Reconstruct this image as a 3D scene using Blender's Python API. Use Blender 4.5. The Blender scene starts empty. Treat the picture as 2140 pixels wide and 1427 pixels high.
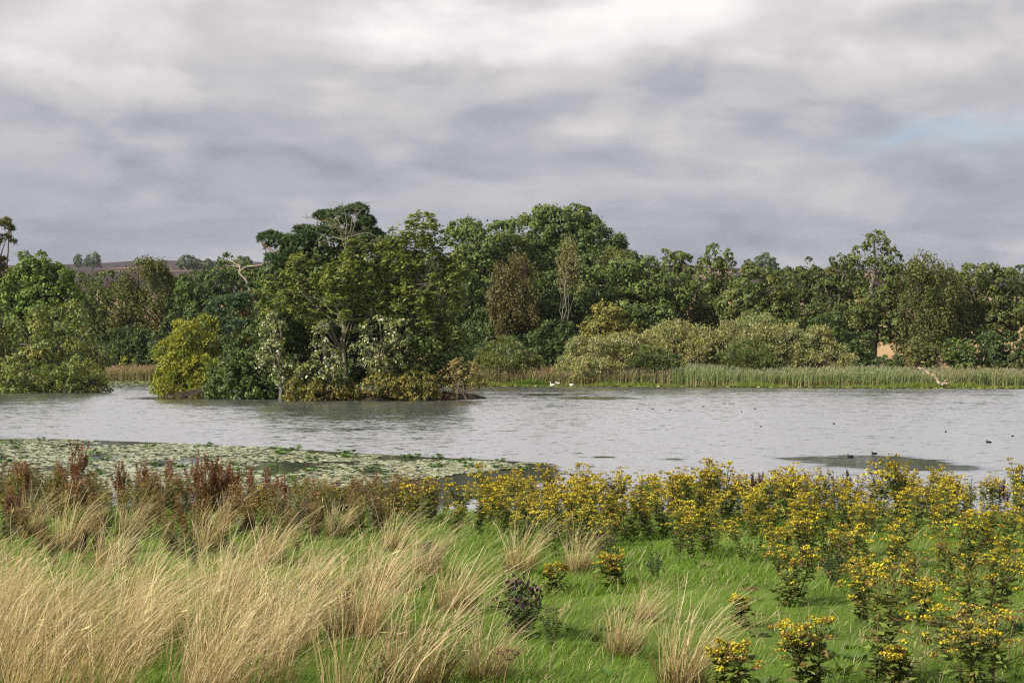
import bpy, math
import numpy as np
from math import radians, pi
from mathutils import Vector

# ------------------------------------------------------------------ camera / world / sun / exposure
SC = bpy.context.scene
COL = SC.collection
F = 2940.0            # focal length in photo pixels (photo is 2140 wide)
CX, HY = 1070.0, 740.0  # principal column, horizon row
CAMZ = 4.5            # metres above the lake

cam_d = bpy.data.cameras.new('camera')
cam_d.sensor_width = 36.0
cam_d.lens = 36.0 * F / 2140.0
cam_d.clip_start = 0.1
cam_d.clip_end = 20000
cam = bpy.data.objects.new('camera', cam_d)
COL.objects.link(cam)
cam.location = (0, 0, CAMZ)
cam.rotation_euler = (radians(90) + math.atan((HY - 713.5) / F), 0, 0)
SC.camera = cam

SUN_DIR = Vector((-0.74, -0.44, 0.60)).normalized()   # towards the sun: left, behind the camera
sun_el = math.asin(SUN_DIR.z)

world = bpy.data.worlds.new('World')
SC.world = world
world.use_nodes = True
wt = world.node_tree
for n in list(wt.nodes):
    wt.nodes.remove(n)


def nd(tree, typ, **kw):
    n = tree.nodes.new(typ)
    for k, v in kw.items():
        setattr(n, k, v)
    return n


def mth(tree, op, a, b=None, c=None, clamp=False):
    n = tree.nodes.new('ShaderNodeMath')
    n.operation = op
    n.use_clamp = clamp
    for i, v in enumerate((a, b, c)):
        if v is None:
            continue
        if isinstance(v, (int, float)):
            n.inputs[i].default_value = v
        else:
            tree.links.new(v, n.inputs[i])
    return n.outputs[0]


def noise(tree, vec, scale, detail=4, rough=0.55, dist=0.0):
    n = tree.nodes.new('ShaderNodeTexNoise')
    n.inputs['Scale'].default_value = scale
    n.inputs['Detail'].default_value = detail
    n.inputs['Roughness'].default_value = rough
    n.inputs['Distortion'].default_value = dist
    if vec is not None:
        tree.links.new(vec, n.inputs['Vector'])
    return n


def build_world():
    L = wt.links
    tc = nd(wt, 'ShaderNodeTexCoord')
    sep = nd(wt, 'ShaderNodeSeparateXYZ')
    L.new(tc.outputs['Generated'], sep.inputs[0])
    x, y, z = sep.outputs
    M = lambda op, a, b=None, c=None, clamp=False: mth(wt, op, a, b, c, clamp)
    az = M('ARCTAN2', x, y)
    el = M('ARCSINE', z)
    zz = M('ADD', M('MAXIMUM', z, 0.0), 0.085)
    comb = nd(wt, 'ShaderNodeCombineXYZ')          # cloud deck seen in perspective
    L.new(M('DIVIDE', x, zz), comb.inputs[0])
    L.new(M('DIVIDE', y, zz), comb.inputs[1])
    n1 = noise(wt, comb.outputs[0], 0.62, 5, 0.52, 0.35)
    n2 = noise(wt, comb.outputs[0], 2.1, 4, 0.55, 0.6)
    wa = noise(wt, tc.outputs['Generated'], 11.0, 4, 0.55, 0.0)
    sepw = nd(wt, 'ShaderNodeSeparateColor')
    L.new(wa.outputs['Color'], sepw.inputs[0])
    u = M('ADD', az, M('MULTIPLY', M('SUBTRACT', sepw.outputs[0], 0.5), 0.13))
    v = M('ADD', el, M('MULTIPLY', M('SUBTRACT', sepw.outputs[1], 0.5), 0.060))
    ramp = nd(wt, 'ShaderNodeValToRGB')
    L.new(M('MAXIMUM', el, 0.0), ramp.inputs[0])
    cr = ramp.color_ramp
    pts = [(0.0, .43), (.06, .405), (.11, .43), (.17, .52), (.25, .68), (.40, .80), (.72, .52), (1.0, .42)]  # unseen sky overhead dimmed to cut fill light and strengthen sun contrast
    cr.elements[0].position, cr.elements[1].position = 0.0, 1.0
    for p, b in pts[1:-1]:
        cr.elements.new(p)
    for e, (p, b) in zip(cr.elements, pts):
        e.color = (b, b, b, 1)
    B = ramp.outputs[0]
    # cloud masses: (column, row, half width, half height, amount) of the deck's brighter and darker billows
    blobs = [(860, 80, 280, 62, .20), (1520, 60, 320, 95, .20), (120, 110, 280, 110, .17), (1150, 110, 260, 60, .10),
             (1000, 155, 240, 26, -.09), (1500, 175, 220, 34, -.13), (620, 40, 60, 60, -.05),
             (1750, 400, 130, 40, .13), (1300, 300, 330, 34, .09), (1680, 340, 150, 30, .07), (1500, 395, 250, 22, .05),
             (1950, 150, 190, 50, .14), (2120, 60, 110, 60, -.14),
             (150, 265, 330, 26, -.07), (520, 350, 330, 22, -.07), (200, 390, 320, 30, -.07), (700, 440, 200, 16, -.03),
             (1050, 270, 160, 26, -.06), (560, 220, 120, 14, .04), (1900, 450, 300, 40, -.05), (1000, 370, 300, 26, -.03),
             (480, 455, 130, 14, .04), (1640, 515, 120, 22, .10), (2070, 535, 60, 18, .14), (2010, 420, 120, 26, .03)]
    for (cx, cy, sx, sy, am) in blobs:
        du = M('DIVIDE', M('SUBTRACT', u, (cx - CX) / F), sx / F)
        dv = M('DIVIDE', M('SUBTRACT', v, (HY - cy) / F), sy / F)
        r2 = M('ADD', M('MULTIPLY', du, du), M('MULTIPLY', dv, dv))
        B = M('MULTIPLY_ADD', M('EXPONENT', M('MULTIPLY', r2, -1.0)), am, B)
    B = M('MULTIPLY_ADD', M('SUBTRACT', n1.outputs[0], 0.5), 0.36, B)
    B = M('MULTIPLY_ADD', M('SUBTRACT', n2.outputs[0], 0.5), 0.14, B)
    sq = nd(wt, 'ShaderNodeMapping'); sq.inputs['Scale'].default_value = (1, 1, 2.3); sq.inputs['Location'].default_value = (.37, .1, .22)
    L.new(tc.outputs['Generated'], sq.inputs[0])
    n4 = noise(wt, sq.outputs[0], 8.5, 6, 0.50, 0.2)             # firmer edges of the billows
    edge = nd(wt, 'ShaderNodeMapRange', interpolation_type='SMOOTHSTEP')
    edge.inputs[1].default_value = .46; edge.inputs[2].default_value = .58
    edge.inputs[3].default_value = -.5; edge.inputs[4].default_value = .5
    L.new(n4.outputs[0], edge.inputs[0])
    fade = M('MINIMUM', M('MAXIMUM', el, 0.0), 0.35)
    B = M('MULTIPLY_ADD', edge.outputs[0], M('MULTIPLY_ADD', fade, .30, .008), B)
    off = nd(wt, 'ShaderNodeVectorMath', operation='ADD'); off.inputs[1].default_value = (-.012, 0, .055)
    L.new(sq.outputs[0], off.inputs[0])
    n5 = noise(wt, off.outputs[0], 8.5, 6, 0.50, 0.2)            # billow tops catch light, undersides are grey
    B = M('MULTIPLY_ADD', M('SUBTRACT', n4.outputs[0], n5.outputs[0]), M('MULTIPLY_ADD', fade, 1.25, .10), B)
    B = M('MAXIMUM', B, 0.22)
    tint = nd(wt, 'ShaderNodeValToRGB')
    L.new(B, tint.inputs[0])
    tr = tint.color_ramp
    tr.elements[0].position, tr.elements[0].color = .28, (.276, .296, .350, 1)
    tr.elements[1].position, tr.elements[1].color = .95, (.97, .945, .94, 1)
    e = tr.elements.new(.42); e.color = (.412, .422, .468, 1)
    e = tr.elements.new(.60); e.color = (.605, .588, .592, 1)
    # clear sky showing through thin places
    sky = nd(wt, 'ShaderNodeTexSky', sky_type='NISHITA')
    sky.sun_disc = False
    sky.sun_elevation = sun_el
    sky.sun_rotation = math.atan2(SUN_DIR.x, SUN_DIR.y)
    sky.altitude = 100
    skys = nd(wt, 'ShaderNodeMix', data_type='RGBA', blend_type='MULTIPLY')
    skys.inputs[0].default_value = 1.0
    L.new(sky.outputs[0], skys.inputs[6])
    skys.inputs[7].default_value = (.95, .95, .95, 1)
    du = M('DIVIDE', M('SUBTRACT', u, (1975 - CX) / F), 190 / F)
    dv = M('DIVIDE', M('SUBTRACT', v, (HY - 308) / F), 24 / F)
    gap = M('EXPONENT', M('MULTIPLY', M('ADD', M('MULTIPLY', du, du), M('MULTIPLY', dv, dv)), -1.0))
    gap = M('MULTIPLY', gap, 0.40)
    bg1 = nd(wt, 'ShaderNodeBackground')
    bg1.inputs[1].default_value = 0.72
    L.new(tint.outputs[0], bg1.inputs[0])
    bg2 = nd(wt, 'ShaderNodeBackground')
    bg2.inputs[1].default_value = 0.10
    L.new(skys.outputs[2], bg2.inputs[0])
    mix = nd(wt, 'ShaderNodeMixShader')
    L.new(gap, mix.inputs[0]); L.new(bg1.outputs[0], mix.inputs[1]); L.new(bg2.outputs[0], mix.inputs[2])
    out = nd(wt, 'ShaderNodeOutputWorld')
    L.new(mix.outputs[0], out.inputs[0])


build_world()
world.cycles.sampling_method = 'MANUAL'
world.cycles.sample_map_resolution = 128

sun_d = bpy.data.lights.new('sun', 'SUN')
sun_d.energy = 5.0
sun_d.angle = radians(0.8)
sun_d.color = (1.0, 0.93, 0.80)
sun = bpy.data.objects.new('sun', sun_d)
COL.objects.link(sun)
sun.rotation_euler = (-SUN_DIR).to_track_quat('-Z', 'Y').to_euler()

vs = SC.view_settings
vs.view_transform = 'Standard'
vs.look = 'None'
vs.exposure = 0.52
vs.gamma = 1.0
vs.use_curve_mapping = False
SC.render.engine = 'CYCLES'
SC.cycles.max_bounces = 6
SC.cycles.diffuse_bounces = 2
SC.cycles.glossy_bounces = 3
SC.cycles.transmission_bounces = 4
SC.cycles.volume_bounces = 0
SC.cycles.use_denoising = False
SC.cycles.sample_clamp_indirect = 4.0
SC.cycles.filter_width = 1.3

# ------------------------------------------------------------------ helpers
R0 = np.random.default_rng(7)


def hash2(ix, iy, seed):
    h = (ix * 374761393 + iy * 668265263 + seed * 974711) & 0x7fffffff
    h = ((h ^ (h >> 13)) * 1274126177) & 0x7fffffff
    return ((h ^ (h >> 16)) & 0xffff) / 65535.0


def vnoise(x, y, seed=0):
    x = np.asarray(x, float); y = np.asarray(y, float)
    ix = np.floor(x).astype(np.int64); iy = np.floor(y).astype(np.int64)
    fx = x - ix; fy = y - iy
    fx = fx * fx * (3 - 2 * fx); fy = fy * fy * (3 - 2 * fy)
    a = hash2(ix, iy, seed); b = hash2(ix + 1, iy, seed)
    c = hash2(ix, iy + 1, seed); d = hash2(ix + 1, iy + 1, seed)
    return (a * (1 - fx) + b * fx) * (1 - fy) + (c * (1 - fx) + d * fx) * fy


def fbm(x, y, seed=0, o=4):
    s = 0; a = .5
    for i in range(o):
        s = s + a * vnoise(np.asarray(x) * 2 ** i, np.asarray(y) * 2 ** i, seed + i * 17)
        a *= .5
    return s


def sst(a, b, x):
    t = np.clip((np.asarray(x, float) - a) / (b - a), 0, 1)
    return t * t * (3 - 2 * t)


def P(px, py, Y):
    """world point on the photo ray through (px,py) at distance Y"""
    return np.array([(px - CX) / F * Y, Y, CAMZ - (py - HY) / F * Y])


def unit(v):
    v = np.asarray(v, float)
    return v / np.maximum(np.linalg.norm(v, axis=-1, keepdims=True), 1e-9)


def rdir(rng, n):
    return unit(rng.normal(size=(n, 3)))


class G:
    """geometry collector"""
    def __init__(s):
        s.v = []; s.c = []; s.q = []; s.t = []; s.n = 0

    def add(s, V, Fq=None, Ft=None, C=(1, 1, 1)):
        V = np.asarray(V, float).reshape(-1, 3)
        C = np.asarray(C, float)
        if C.ndim == 1:
            C = np.broadcast_to(C, (len(V), 3))
        s.v.append(V); s.c.append(C)
        if Fq is not None and len(Fq):
            s.q.append(np.asarray(Fq, np.int64) + s.n)
        if Ft is not None and len(Ft):
            s.t.append(np.asarray(Ft, np.int64) + s.n)
        s.n += len(V)

    def mesh(s, name, mat, smooth=False):
        me = bpy.data.meshes.new(name)
        V = np.concatenate(s.v); C = np.concatenate(s.c)
        q = np.concatenate(s.q) if s.q else np.zeros((0, 4), np.int64)
        t = np.concatenate(s.t) if s.t else np.zeros((0, 3), np.int64)
        me.vertices.add(len(V)); me.vertices.foreach_set('co', V.astype(np.float32).ravel())
        me.loops.add(len(q) * 4 + len(t) * 3)
        me.loops.foreach_set('vertex_index', np.concatenate([q.ravel(), t.ravel()]).astype(np.int32))
        me.polygons.add(len(q) + len(t))
        st = np.concatenate([np.arange(len(q)) * 4, len(q) * 4 + np.arange(len(t)) * 3])
        me.polygons.foreach_set('loop_start', st.astype(np.int32))
        if smooth:
            me.polygons.foreach_set('use_smooth', np.ones(len(q) + len(t), bool))
        me.update(calc_edges=True)
        at = me.color_attributes.new('col', 'FLOAT_COLOR', 'POINT')
        rgba = np.ones((len(V), 4), np.float32); rgba[:, :3] = C
        at.data.foreach_set('color', rgba.ravel())
        me.materials.append(mat)
        return me

    def obj(s, name, mat, parent=None, smooth=False, loc=None):
        o = bpy.data.objects.new(name, s.mesh(name, mat, smooth))
        COL.objects.link(o)
        if parent is not None:
            o.parent = parent
        if loc is not None:
            o.location = loc
        return o


def tag(o, label=None, cat=None, group=None, kind=None):
    if label: o['label'] = label
    if cat: o['category'] = cat
    if group: o['group'] = group
    if kind: o['kind'] = kind
    return o


def empty(name, loc, label, cat, group=None, rz=0, sc=1.0):
    o = bpy.data.objects.new(name, None)
    o.empty_display_size = 0.2
    COL.objects.link(o)
    o.location = tuple(float(q) for q in loc)
    o.rotation_euler = (0, 0, rz)
    o.scale = (sc, sc, sc)
    return tag(o, label, cat, group)


def copy_tree(o, parent=None):
    c = o.copy(); COL.objects.link(c); c.parent = parent
    for ch in list(o.children):
        copy_tree(ch, c)
    return c


def tube(g, pts, rad, sides=6, col=(.1, .08, .06), sq=None, cap=True):
    """tapered tube along pts; sq = per-ring vertical squash for bodies"""
    pts = np.asarray(pts, float); m = len(pts)
    rad = np.broadcast_to(np.asarray(rad, float), (m,))
    tg = unit(np.gradient(pts, axis=0))
    ref = np.array([0, 0, 1.0])
    if abs(tg[:, 2]).mean() > .8:
        ref = np.array([1.0, 0.05, 0])
    a = unit(np.cross(tg, ref)); b = np.cross(a, tg)
    th = np.linspace(0, 2 * pi, sides, endpoint=False)
    ra = rad[:, None, None]; rb = ra if sq is None else ra * np.asarray(sq)[:, None, None]
    V = pts[:, None, :] + ra * np.cos(th)[None, :, None] * a[:, None, :] + rb * np.sin(th)[None, :, None] * b[:, None, :]
    V = V.reshape(-1, 3)
    i = np.arange(m - 1)[:, None] * sides; j = np.arange(sides)[None, :]; k = (j + 1) % sides
    Q = np.stack([i + j, i + k, i + sides + k, i + sides + j], -1).reshape(-1, 4)
    T = None
    c = np.asarray(col, float)
    if c.ndim == 2:
        c = np.repeat(c, sides, 0)
    if cap:
        V = np.concatenate([V, pts[:1], pts[-1:]])
        n = m * sides
        jj = np.arange(sides); kk = (jj + 1) % sides
        T = np.concatenate([np.stack([kk, jj, np.full(sides, n)], -1),
                            np.stack([(m - 1) * sides + jj, (m - 1) * sides + kk, np.full(sides, n + 1)], -1)])
        if c.ndim == 2:
            c = np.concatenate([c, c[:1], c[-1:]])
    g.add(V, Q, T, c)


def bez(p0, p1, p2, n=6):
    t = np.linspace(0, 1, n)[:, None]
    return (1 - t) ** 2 * np.asarray(p0) + 2 * t * (1 - t) * np.asarray(p1) + t * t * np.asarray(p2)


def leaves(g, pos, axis, nrm, Ln, Wd, col, mid=.45):
    pos = np.asarray(pos); n = len(pos)
    axis = unit(axis); side = unit(np.cross(axis, nrm))
    Ln = np.broadcast_to(Ln, (n,))[:, None]; Wd = np.broadcast_to(Wd, (n,))[:, None]
    V = np.stack([pos, pos + axis * Ln * mid + side * Wd / 2, pos + axis * Ln, pos + axis * Ln * mid - side * Wd / 2], 1)
    Q = np.arange(n * 4).reshape(n, 4)
    g.add(V, Q, None, np.repeat(np.broadcast_to(col, (n, 3)), 4, 0))


def ribbons(g, base, lean, h, w, c0, c1, segs=4, droop=.0, rng=R0, tip=.15, twist=True, power=2.0, kink=0.0):
    """n curved blades; lean = horizontal tip offset (n,2)"""
    base = np.asarray(base, float); n = len(base)
    h = np.broadcast_to(h, (n,)); w = np.broadcast_to(w, (n,)); droop = np.broadcast_to(droop, (n,))
    t = np.linspace(0, 1, segs + 1)
    Pt = np.repeat(base[:, None, :], segs + 1, 1)
    Pt[:, :, 0] += lean[:, 0, None] * t ** power
    Pt[:, :, 1] += lean[:, 1, None] * t ** power
    Pt[:, :, 2] += h[:, None] * (t - droop[:, None] * t ** 3)
    if kink:
        Pt[:, 1:, 0] += rng.normal(0, kink, (n, segs)); Pt[:, 1:, 1] += rng.normal(0, kink, (n, segs))
    an = rng.uniform(0, pi, n)
    side = np.stack([np.cos(an), np.sin(an), np.zeros(n)], -1)
    ww = w[:, None] * (1 - (1 - tip) * t[None, :] ** 1.5) / 2
    A = Pt + side[:, None, :] * ww[:, :, None]; Bv = Pt - side[:, None, :] * ww[:, :, None]
    V = np.stack([A, Bv], 2).reshape(-1, 3)      # n,(segs+1),2
    k = (segs + 1) * 2
    i = np.arange(n)[:, None] * k + np.arange(segs)[None, :] * 2
    Q = np.stack([i, i + 1, i + 3, i + 2], -1).reshape(-1, 4)
    c0 = np.broadcast_to(c0, (n, 3)); c1 = np.broadcast_to(c1, (n, 3))
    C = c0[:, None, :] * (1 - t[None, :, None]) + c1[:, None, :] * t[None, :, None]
    g.add(V, Q, None, np.repeat(C.reshape(-1, 3), 2, 0))
    return Pt


def jit(rng, col, n, s=.18, hs=.06):
    c = np.broadcast_to(np.asarray(col, float), (n, 3)) * (1 + rng.normal(0, s, (n, 1)))
    return np.clip(c * (1 + rng.normal(0, hs, (n, 3))), .004, .95)


# ------------------------------------------------------------------ materials
def mat_base(name):
    m = bpy.data.materials.new(name); m.use_nodes = True
    t = m.node_tree
    for n in list(t.nodes): t.nodes.remove(n)
    return m, t, t.nodes.new('ShaderNodeOutputMaterial')


def mat_leaf(name, trans=.20, rough=.55, spec=.25, nscale=3.0, namt=.35, tcol=(1.15, 1.25, .55)):
    m, t, out = mat_base(name)
    L = t.links
    at = nd(t, 'ShaderNodeAttribute', attribute_name='col')
    geo = nd(t, 'ShaderNodeNewGeometry')
    nz = noise(t, geo.outputs['Position'], nscale, 2)
    k = mth(t, 'MULTIPLY_ADD', nz.outputs[0], namt * 2, 1 - namt)
    mx = nd(t, 'ShaderNodeVectorMath', operation='SCALE')
    L.new(at.outputs['Color'], mx.inputs[0]); L.new(k, mx.inputs['Scale'])
    p = nd(t, 'ShaderNodeBsdfPrincipled')
    L.new(mx.outputs[0], p.inputs['Base Color'])
    p.inputs['Roughness'].default_value = rough
    p.inputs['Specular IOR Level'].default_value = spec
    tr = nd(t, 'ShaderNodeBsdfTranslucent')
    tm = nd(t, 'ShaderNodeVectorMath', operation='MULTIPLY')
    L.new(mx.outputs[0], tm.inputs[0]); tm.inputs[1].default_value = tcol
    L.new(tm.outputs[0], tr.inputs[0])
    ms = nd(t, 'ShaderNodeMixShader'); ms.inputs[0].default_value = trans
    L.new(p.outputs[0], ms.inputs[1]); L.new(tr.outputs[0], ms.inputs[2])
    L.new(ms.outputs[0], out.inputs[0])
    return m


def mat_solid(name, rough=.85, spec=.2, nscale=8.0, namt=.35, bump=.0, stretch=None):
    m, t, out = mat_base(name)
    L = t.links
    at = nd(t, 'ShaderNodeAttribute', attribute_name='col')
    tc = nd(t, 'ShaderNodeTexCoord')
    vec = tc.outputs['Object']
    if stretch:
        mp = nd(t, 'ShaderNodeMapping'); mp.inputs['Scale'].default_value = stretch
        L.new(vec, mp.inputs[0]); vec = mp.outputs[0]
    nz = noise(t, vec, nscale, 5, .6)
    k = mth(t, 'MULTIPLY_ADD', nz.outputs[0], namt * 2, 1 - namt)
    mx = nd(t, 'ShaderNodeVectorMath', operation='SCALE')
    L.new(at.outputs['Color'], mx.inputs[0]); L.new(k, mx.inputs['Scale'])
    p = nd(t, 'ShaderNodeBsdfPrincipled')
    L.new(mx.outputs[0], p.inputs['Base Color'])
    p.inputs['Roughness'].default_value = rough
    p.inputs['Specular IOR Level'].default_value = spec
    if bump:
        b = nd(t, 'ShaderNodeBump'); b.inputs['Strength'].default_value = bump; b.inputs['Distance'].default_value = .05
        L.new(nz.outputs[0], b.inputs['Height']); L.new(b.outputs[0], p.inputs['Normal'])
    L.new(p.outputs[0], out.inputs[0])
    return m


M_LEAF = mat_leaf('leaf')
M_NEEDLE = mat_leaf('needle', trans=.12, rough=.6)
M_STRAW = mat_leaf('straw', trans=.38, rough=.5, spec=.3, nscale=1.3, namt=.22, tcol=(1.1, 1.0, .8))
M_GRASS = mat_leaf('grass_blade', trans=.40, rough=.5, spec=.3, nscale=.9, namt=.30, tcol=(1.1, 1.3, .5))
M_REED = mat_leaf('reed', trans=.25, rough=.6, spec=.2, nscale=.25, namt=.25, tcol=(1.1, 1.1, .7))
M_PETAL = mat_leaf('petal', trans=.25, rough=.6, spec=.15, nscale=25, namt=.2, tcol=(1.1, 1.0, .6))
M_PAD = mat_leaf('lily_pad', trans=.0, rough=.32, spec=.5, nscale=.5, namt=.25)
M_BARK = mat_solid('bark', .9, .15, 6.0, .45, .8, (1, 1, .25))
M_GROUND = mat_solid('ground', .95, .1, .6, .35, .4)
M_FEATHER = mat_solid('feather', .75, .2, 20, .06)
M_HORN = mat_solid('bill_horn', .4, .4, 20, .1)


def mat_water():
    m, t, out = mat_base('water')
    L = t.links
    geo = nd(t, 'ShaderNodeNewGeometry')
    at = nd(t, 'ShaderNodeAttribute', attribute_name='col')      # r = how calm the surface is
    sp = nd(t, 'ShaderNodeSeparateColor'); L.new(at.outputs['Color'], sp.inputs[0])
    def mp(s, r=0):
        n = nd(t, 'ShaderNodeMapping'); n.inputs['Scale'].default_value = s; n.inputs['Rotation'].default_value = (0, 0, r)
        L.new(geo.outputs['Position'], n.inputs[0]); return n.outputs[0]
    w1 = noise(t, mp((1.0, 1.9, 1), .12), 1.0, 3, .55, .4)
    w2 = noise(t, mp((3.0, 4.6, 1), -.1), 1.0, 2, .6, .3)
    w3 = noise(t, mp((.08, .15, 1), .2), 1.0, 3, .5)
    edge = noise(t, mp((.35, .9, 1)), 1.0, 4, .6)
    gust = mth(t, 'MULTIPLY_ADD', w3.outputs[0], 1.1, .45)
    calm = mth(t, 'MULTIPLY', mth(t, 'ADD', sp.outputs[0], mth(t, 'MULTIPLY_ADD', edge.outputs[0], .9, -.75)), 3.0, clamp=True)
    amp = mth(t, 'MULTIPLY', gust, mth(t, 'MULTIPLY_ADD', calm, -.93, 1.0))
    def slope(ch, k1, k2, bias):
        s1 = nd(t, 'ShaderNodeSeparateColor'); L.new(w1.outputs['Color'], s1.inputs[0])
        s2 = nd(t, 'ShaderNodeSeparateColor'); L.new(w2.outputs['Color'], s2.inputs[0])
        v = mth(t, 'ADD', mth(t, 'MULTIPLY', mth(t, 'SUBTRACT', s1.outputs[ch], .5), k1), mth(t, 'MULTIPLY', mth(t, 'SUBTRACT', s2.outputs[ch], .5), k2))
        return mth(t, 'MULTIPLY', mth(t, 'ADD', v, bias), amp)
    cb = nd(t, 'ShaderNodeCombineXYZ')
    L.new(slope(0, .24, .22, 0), cb.inputs[0]); L.new(slope(1, .40, .36, -.125), cb.inputs[1]); cb.inputs[2].default_value = 1.0
    nm = nd(t, 'ShaderNodeVectorMath', operation='NORMALIZE'); L.new(cb.outputs[0], nm.inputs[0])
    p = nd(t, 'ShaderNodeBsdfPrincipled')
    p.inputs['Base Color'].default_value = (.10, .105, .108, 1)
    p.inputs['Roughness'].default_value = .10
    p.inputs['IOR'].default_value = 2.0
    p.inputs['Coat Weight'].default_value = 1.0; p.inputs['Coat IOR'].default_value = 2.5; p.inputs['Coat Roughness'].default_value = .08
    L.new(nm.outputs[0], p.inputs['Normal']); L.new(nm.outputs[0], p.inputs['Coat Normal'])
    L.new(p.outputs[0], out.inputs[0])
    return m


M_WATER = mat_water()

# ------------------------------------------------------------------ terrain
def shore_far(x):
    x = np.asarray(x, float)
    s = 200 - 14 * sst(-5, 70, x) + 1.6 * (fbm(x * .09, x * 0, 3) - .5)
    return s + 40 * sst(-15, -40, x)                     # the shore swings back into a reedy bay on the left


def H(x, y):
    x = np.asarray(x, float); y = np.asarray(y, float)
    near = np.interp(y, [-60, 0, 10, 13, 18, 25, 29, 35, 41, 46], [3.6, 2.9, 2.25, 2.02, 1.82, 1.60, 1.22, .30, -.55, -1.2])
    near = near + (fbm(x * .45, y * .45, 11) - .47) * .28 * sst(44, 30, y) + .35 * sst(-3, -14, x) * sst(8, 20, y) * sst(40, 27, y)
    sf = shore_far(x)
    d = y - sf
    far = np.where(d < 0, np.maximum(d * .25, -1.2), .25 * sst(0, 1.5, d)) + .03 * np.clip(d - 6, 0, 70)
    hill = np.clip(y - 262, 0, None)
    wv = (fbm(x * .004, y * .004, 5) - .47)
    field = .078 * np.minimum(hill, 860) + .076 * np.clip(hill - 860, 0, 900)
    ridge = 1 + .10 * (fbm(x * .0022, x * 0 + 3.3, 21) - .47) * 2 - .10 * sst(-200, 500, x)
    far = far + field * ridge + wv * 16 * sst(300, 900, y) - 60 * sst(2000, 3600, y)
    wob = (fbm(x * .3, y * .3, 31) - .47) * .25
    def mound(cx, cy, rx, ry, top):                      # island and left-hand point
        r = np.sqrt(((x - cx) / rx) ** 2 + ((y - cy) / ry) ** 2) + wob
        return (top + 1.2) * sst(1.08, .55, r) - 1.2
    isl = np.maximum(mound(-13.3, 142.5, 12.8, 8.0, .75), mound(-71, 176, 21.5, 11.5, .9))
    land = np.maximum(far, isl)
    return np.where(y < 60, near, np.where(y < 120, -1.2, land))


def hz(x, y):
    return float(H(np.array([x]), np.array([y]))[0])


def build_ground():
    ys = np.concatenate([np.linspace(-60, 6, 14), np.linspace(7, 46, 118), np.linspace(48, 118, 24), np.linspace(120, 260, 141),
                         np.geomspace(264, 4200, 90)])
    us = np.linspace(-1, 1, 221)
    Yg, U = np.meshgrid(ys, us, indexing='ij')
    X = U * (22 + np.clip(Yg, 0, None) * .62)
    Z = H(X, Yg)
    n = fbm(X * .8, Yg * .8, 40)[..., None]
    grass = np.array([.085, .130, .022]) * (.6 + n)
    mud = np.array([.035, .030, .020]) * (.6 + n)
    C = grass * np.ones_like(n)
    C = np.where((Z < .25)[..., None], mud, C)
    fld = (np.array([.40, .275, .14]) * (.80 + .4 * fbm(X * .02, Yg * .05, 44)[..., None]))
    wood = np.array([.05, .042, .022]) * (.6 + n)
    C = np.where(((Yg > 120) & (Z > .25))[..., None], wood, C)
    k = sst(246, 268, Yg + 18 * (fbm(X * .06, Yg * .06, 8) - .5))[..., None]
    C = C * (1 - k) + fld * k
    heath = np.array([.052, .036, .040]) * (.55 + .9 * fbm(X * .012, Yg * .02, 60)[..., None])
    k = (sst(640, 720, Yg - 60 * sst(-60, 120, X) + 160 * (fbm(X * .005, Yg * .003, 61) - .5)))[..., None]
    k2 = k * (1 - .75 * sst(.60, .66, fbm(X * .004, Yg * .022, 66))[..., None])
    C = C * (1 - k2) + heath * k2
    ny, nx = X.shape
    V = np.stack([X, Yg, Z], -1).reshape(-1, 3)
    i = (np.arange(ny - 1)[:, None] * nx + np.arange(nx - 1)[None, :]).ravel()
    Q = np.stack([i, i + 1, i + nx + 1, i + nx], -1)
    g = G(); g.add(V, Q, None, C.reshape(-1, 3))
    tag(g.obj('ground', M_GROUND, smooth=True), kind='structure')


build_ground()


def lily_edge(x):
    """far edge (Y) of the lily-pad raft along the near bank, by lateral position"""
    return np.interp(x, [-30, -24, -17, -12, -8, -4, -1.0, 1.5, 3.0], [74.5, 74.5, 71, 68, 64.5, 61.5, 59.8, 58, 56.5])


def lily_near(x):
    return np.interp(x, [-30, -6, -3.5, -1.5, 0, 1.5, 3.0], [44, 46, 50.5, 52.5, 54.2, 55.4, 56.3])


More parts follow.
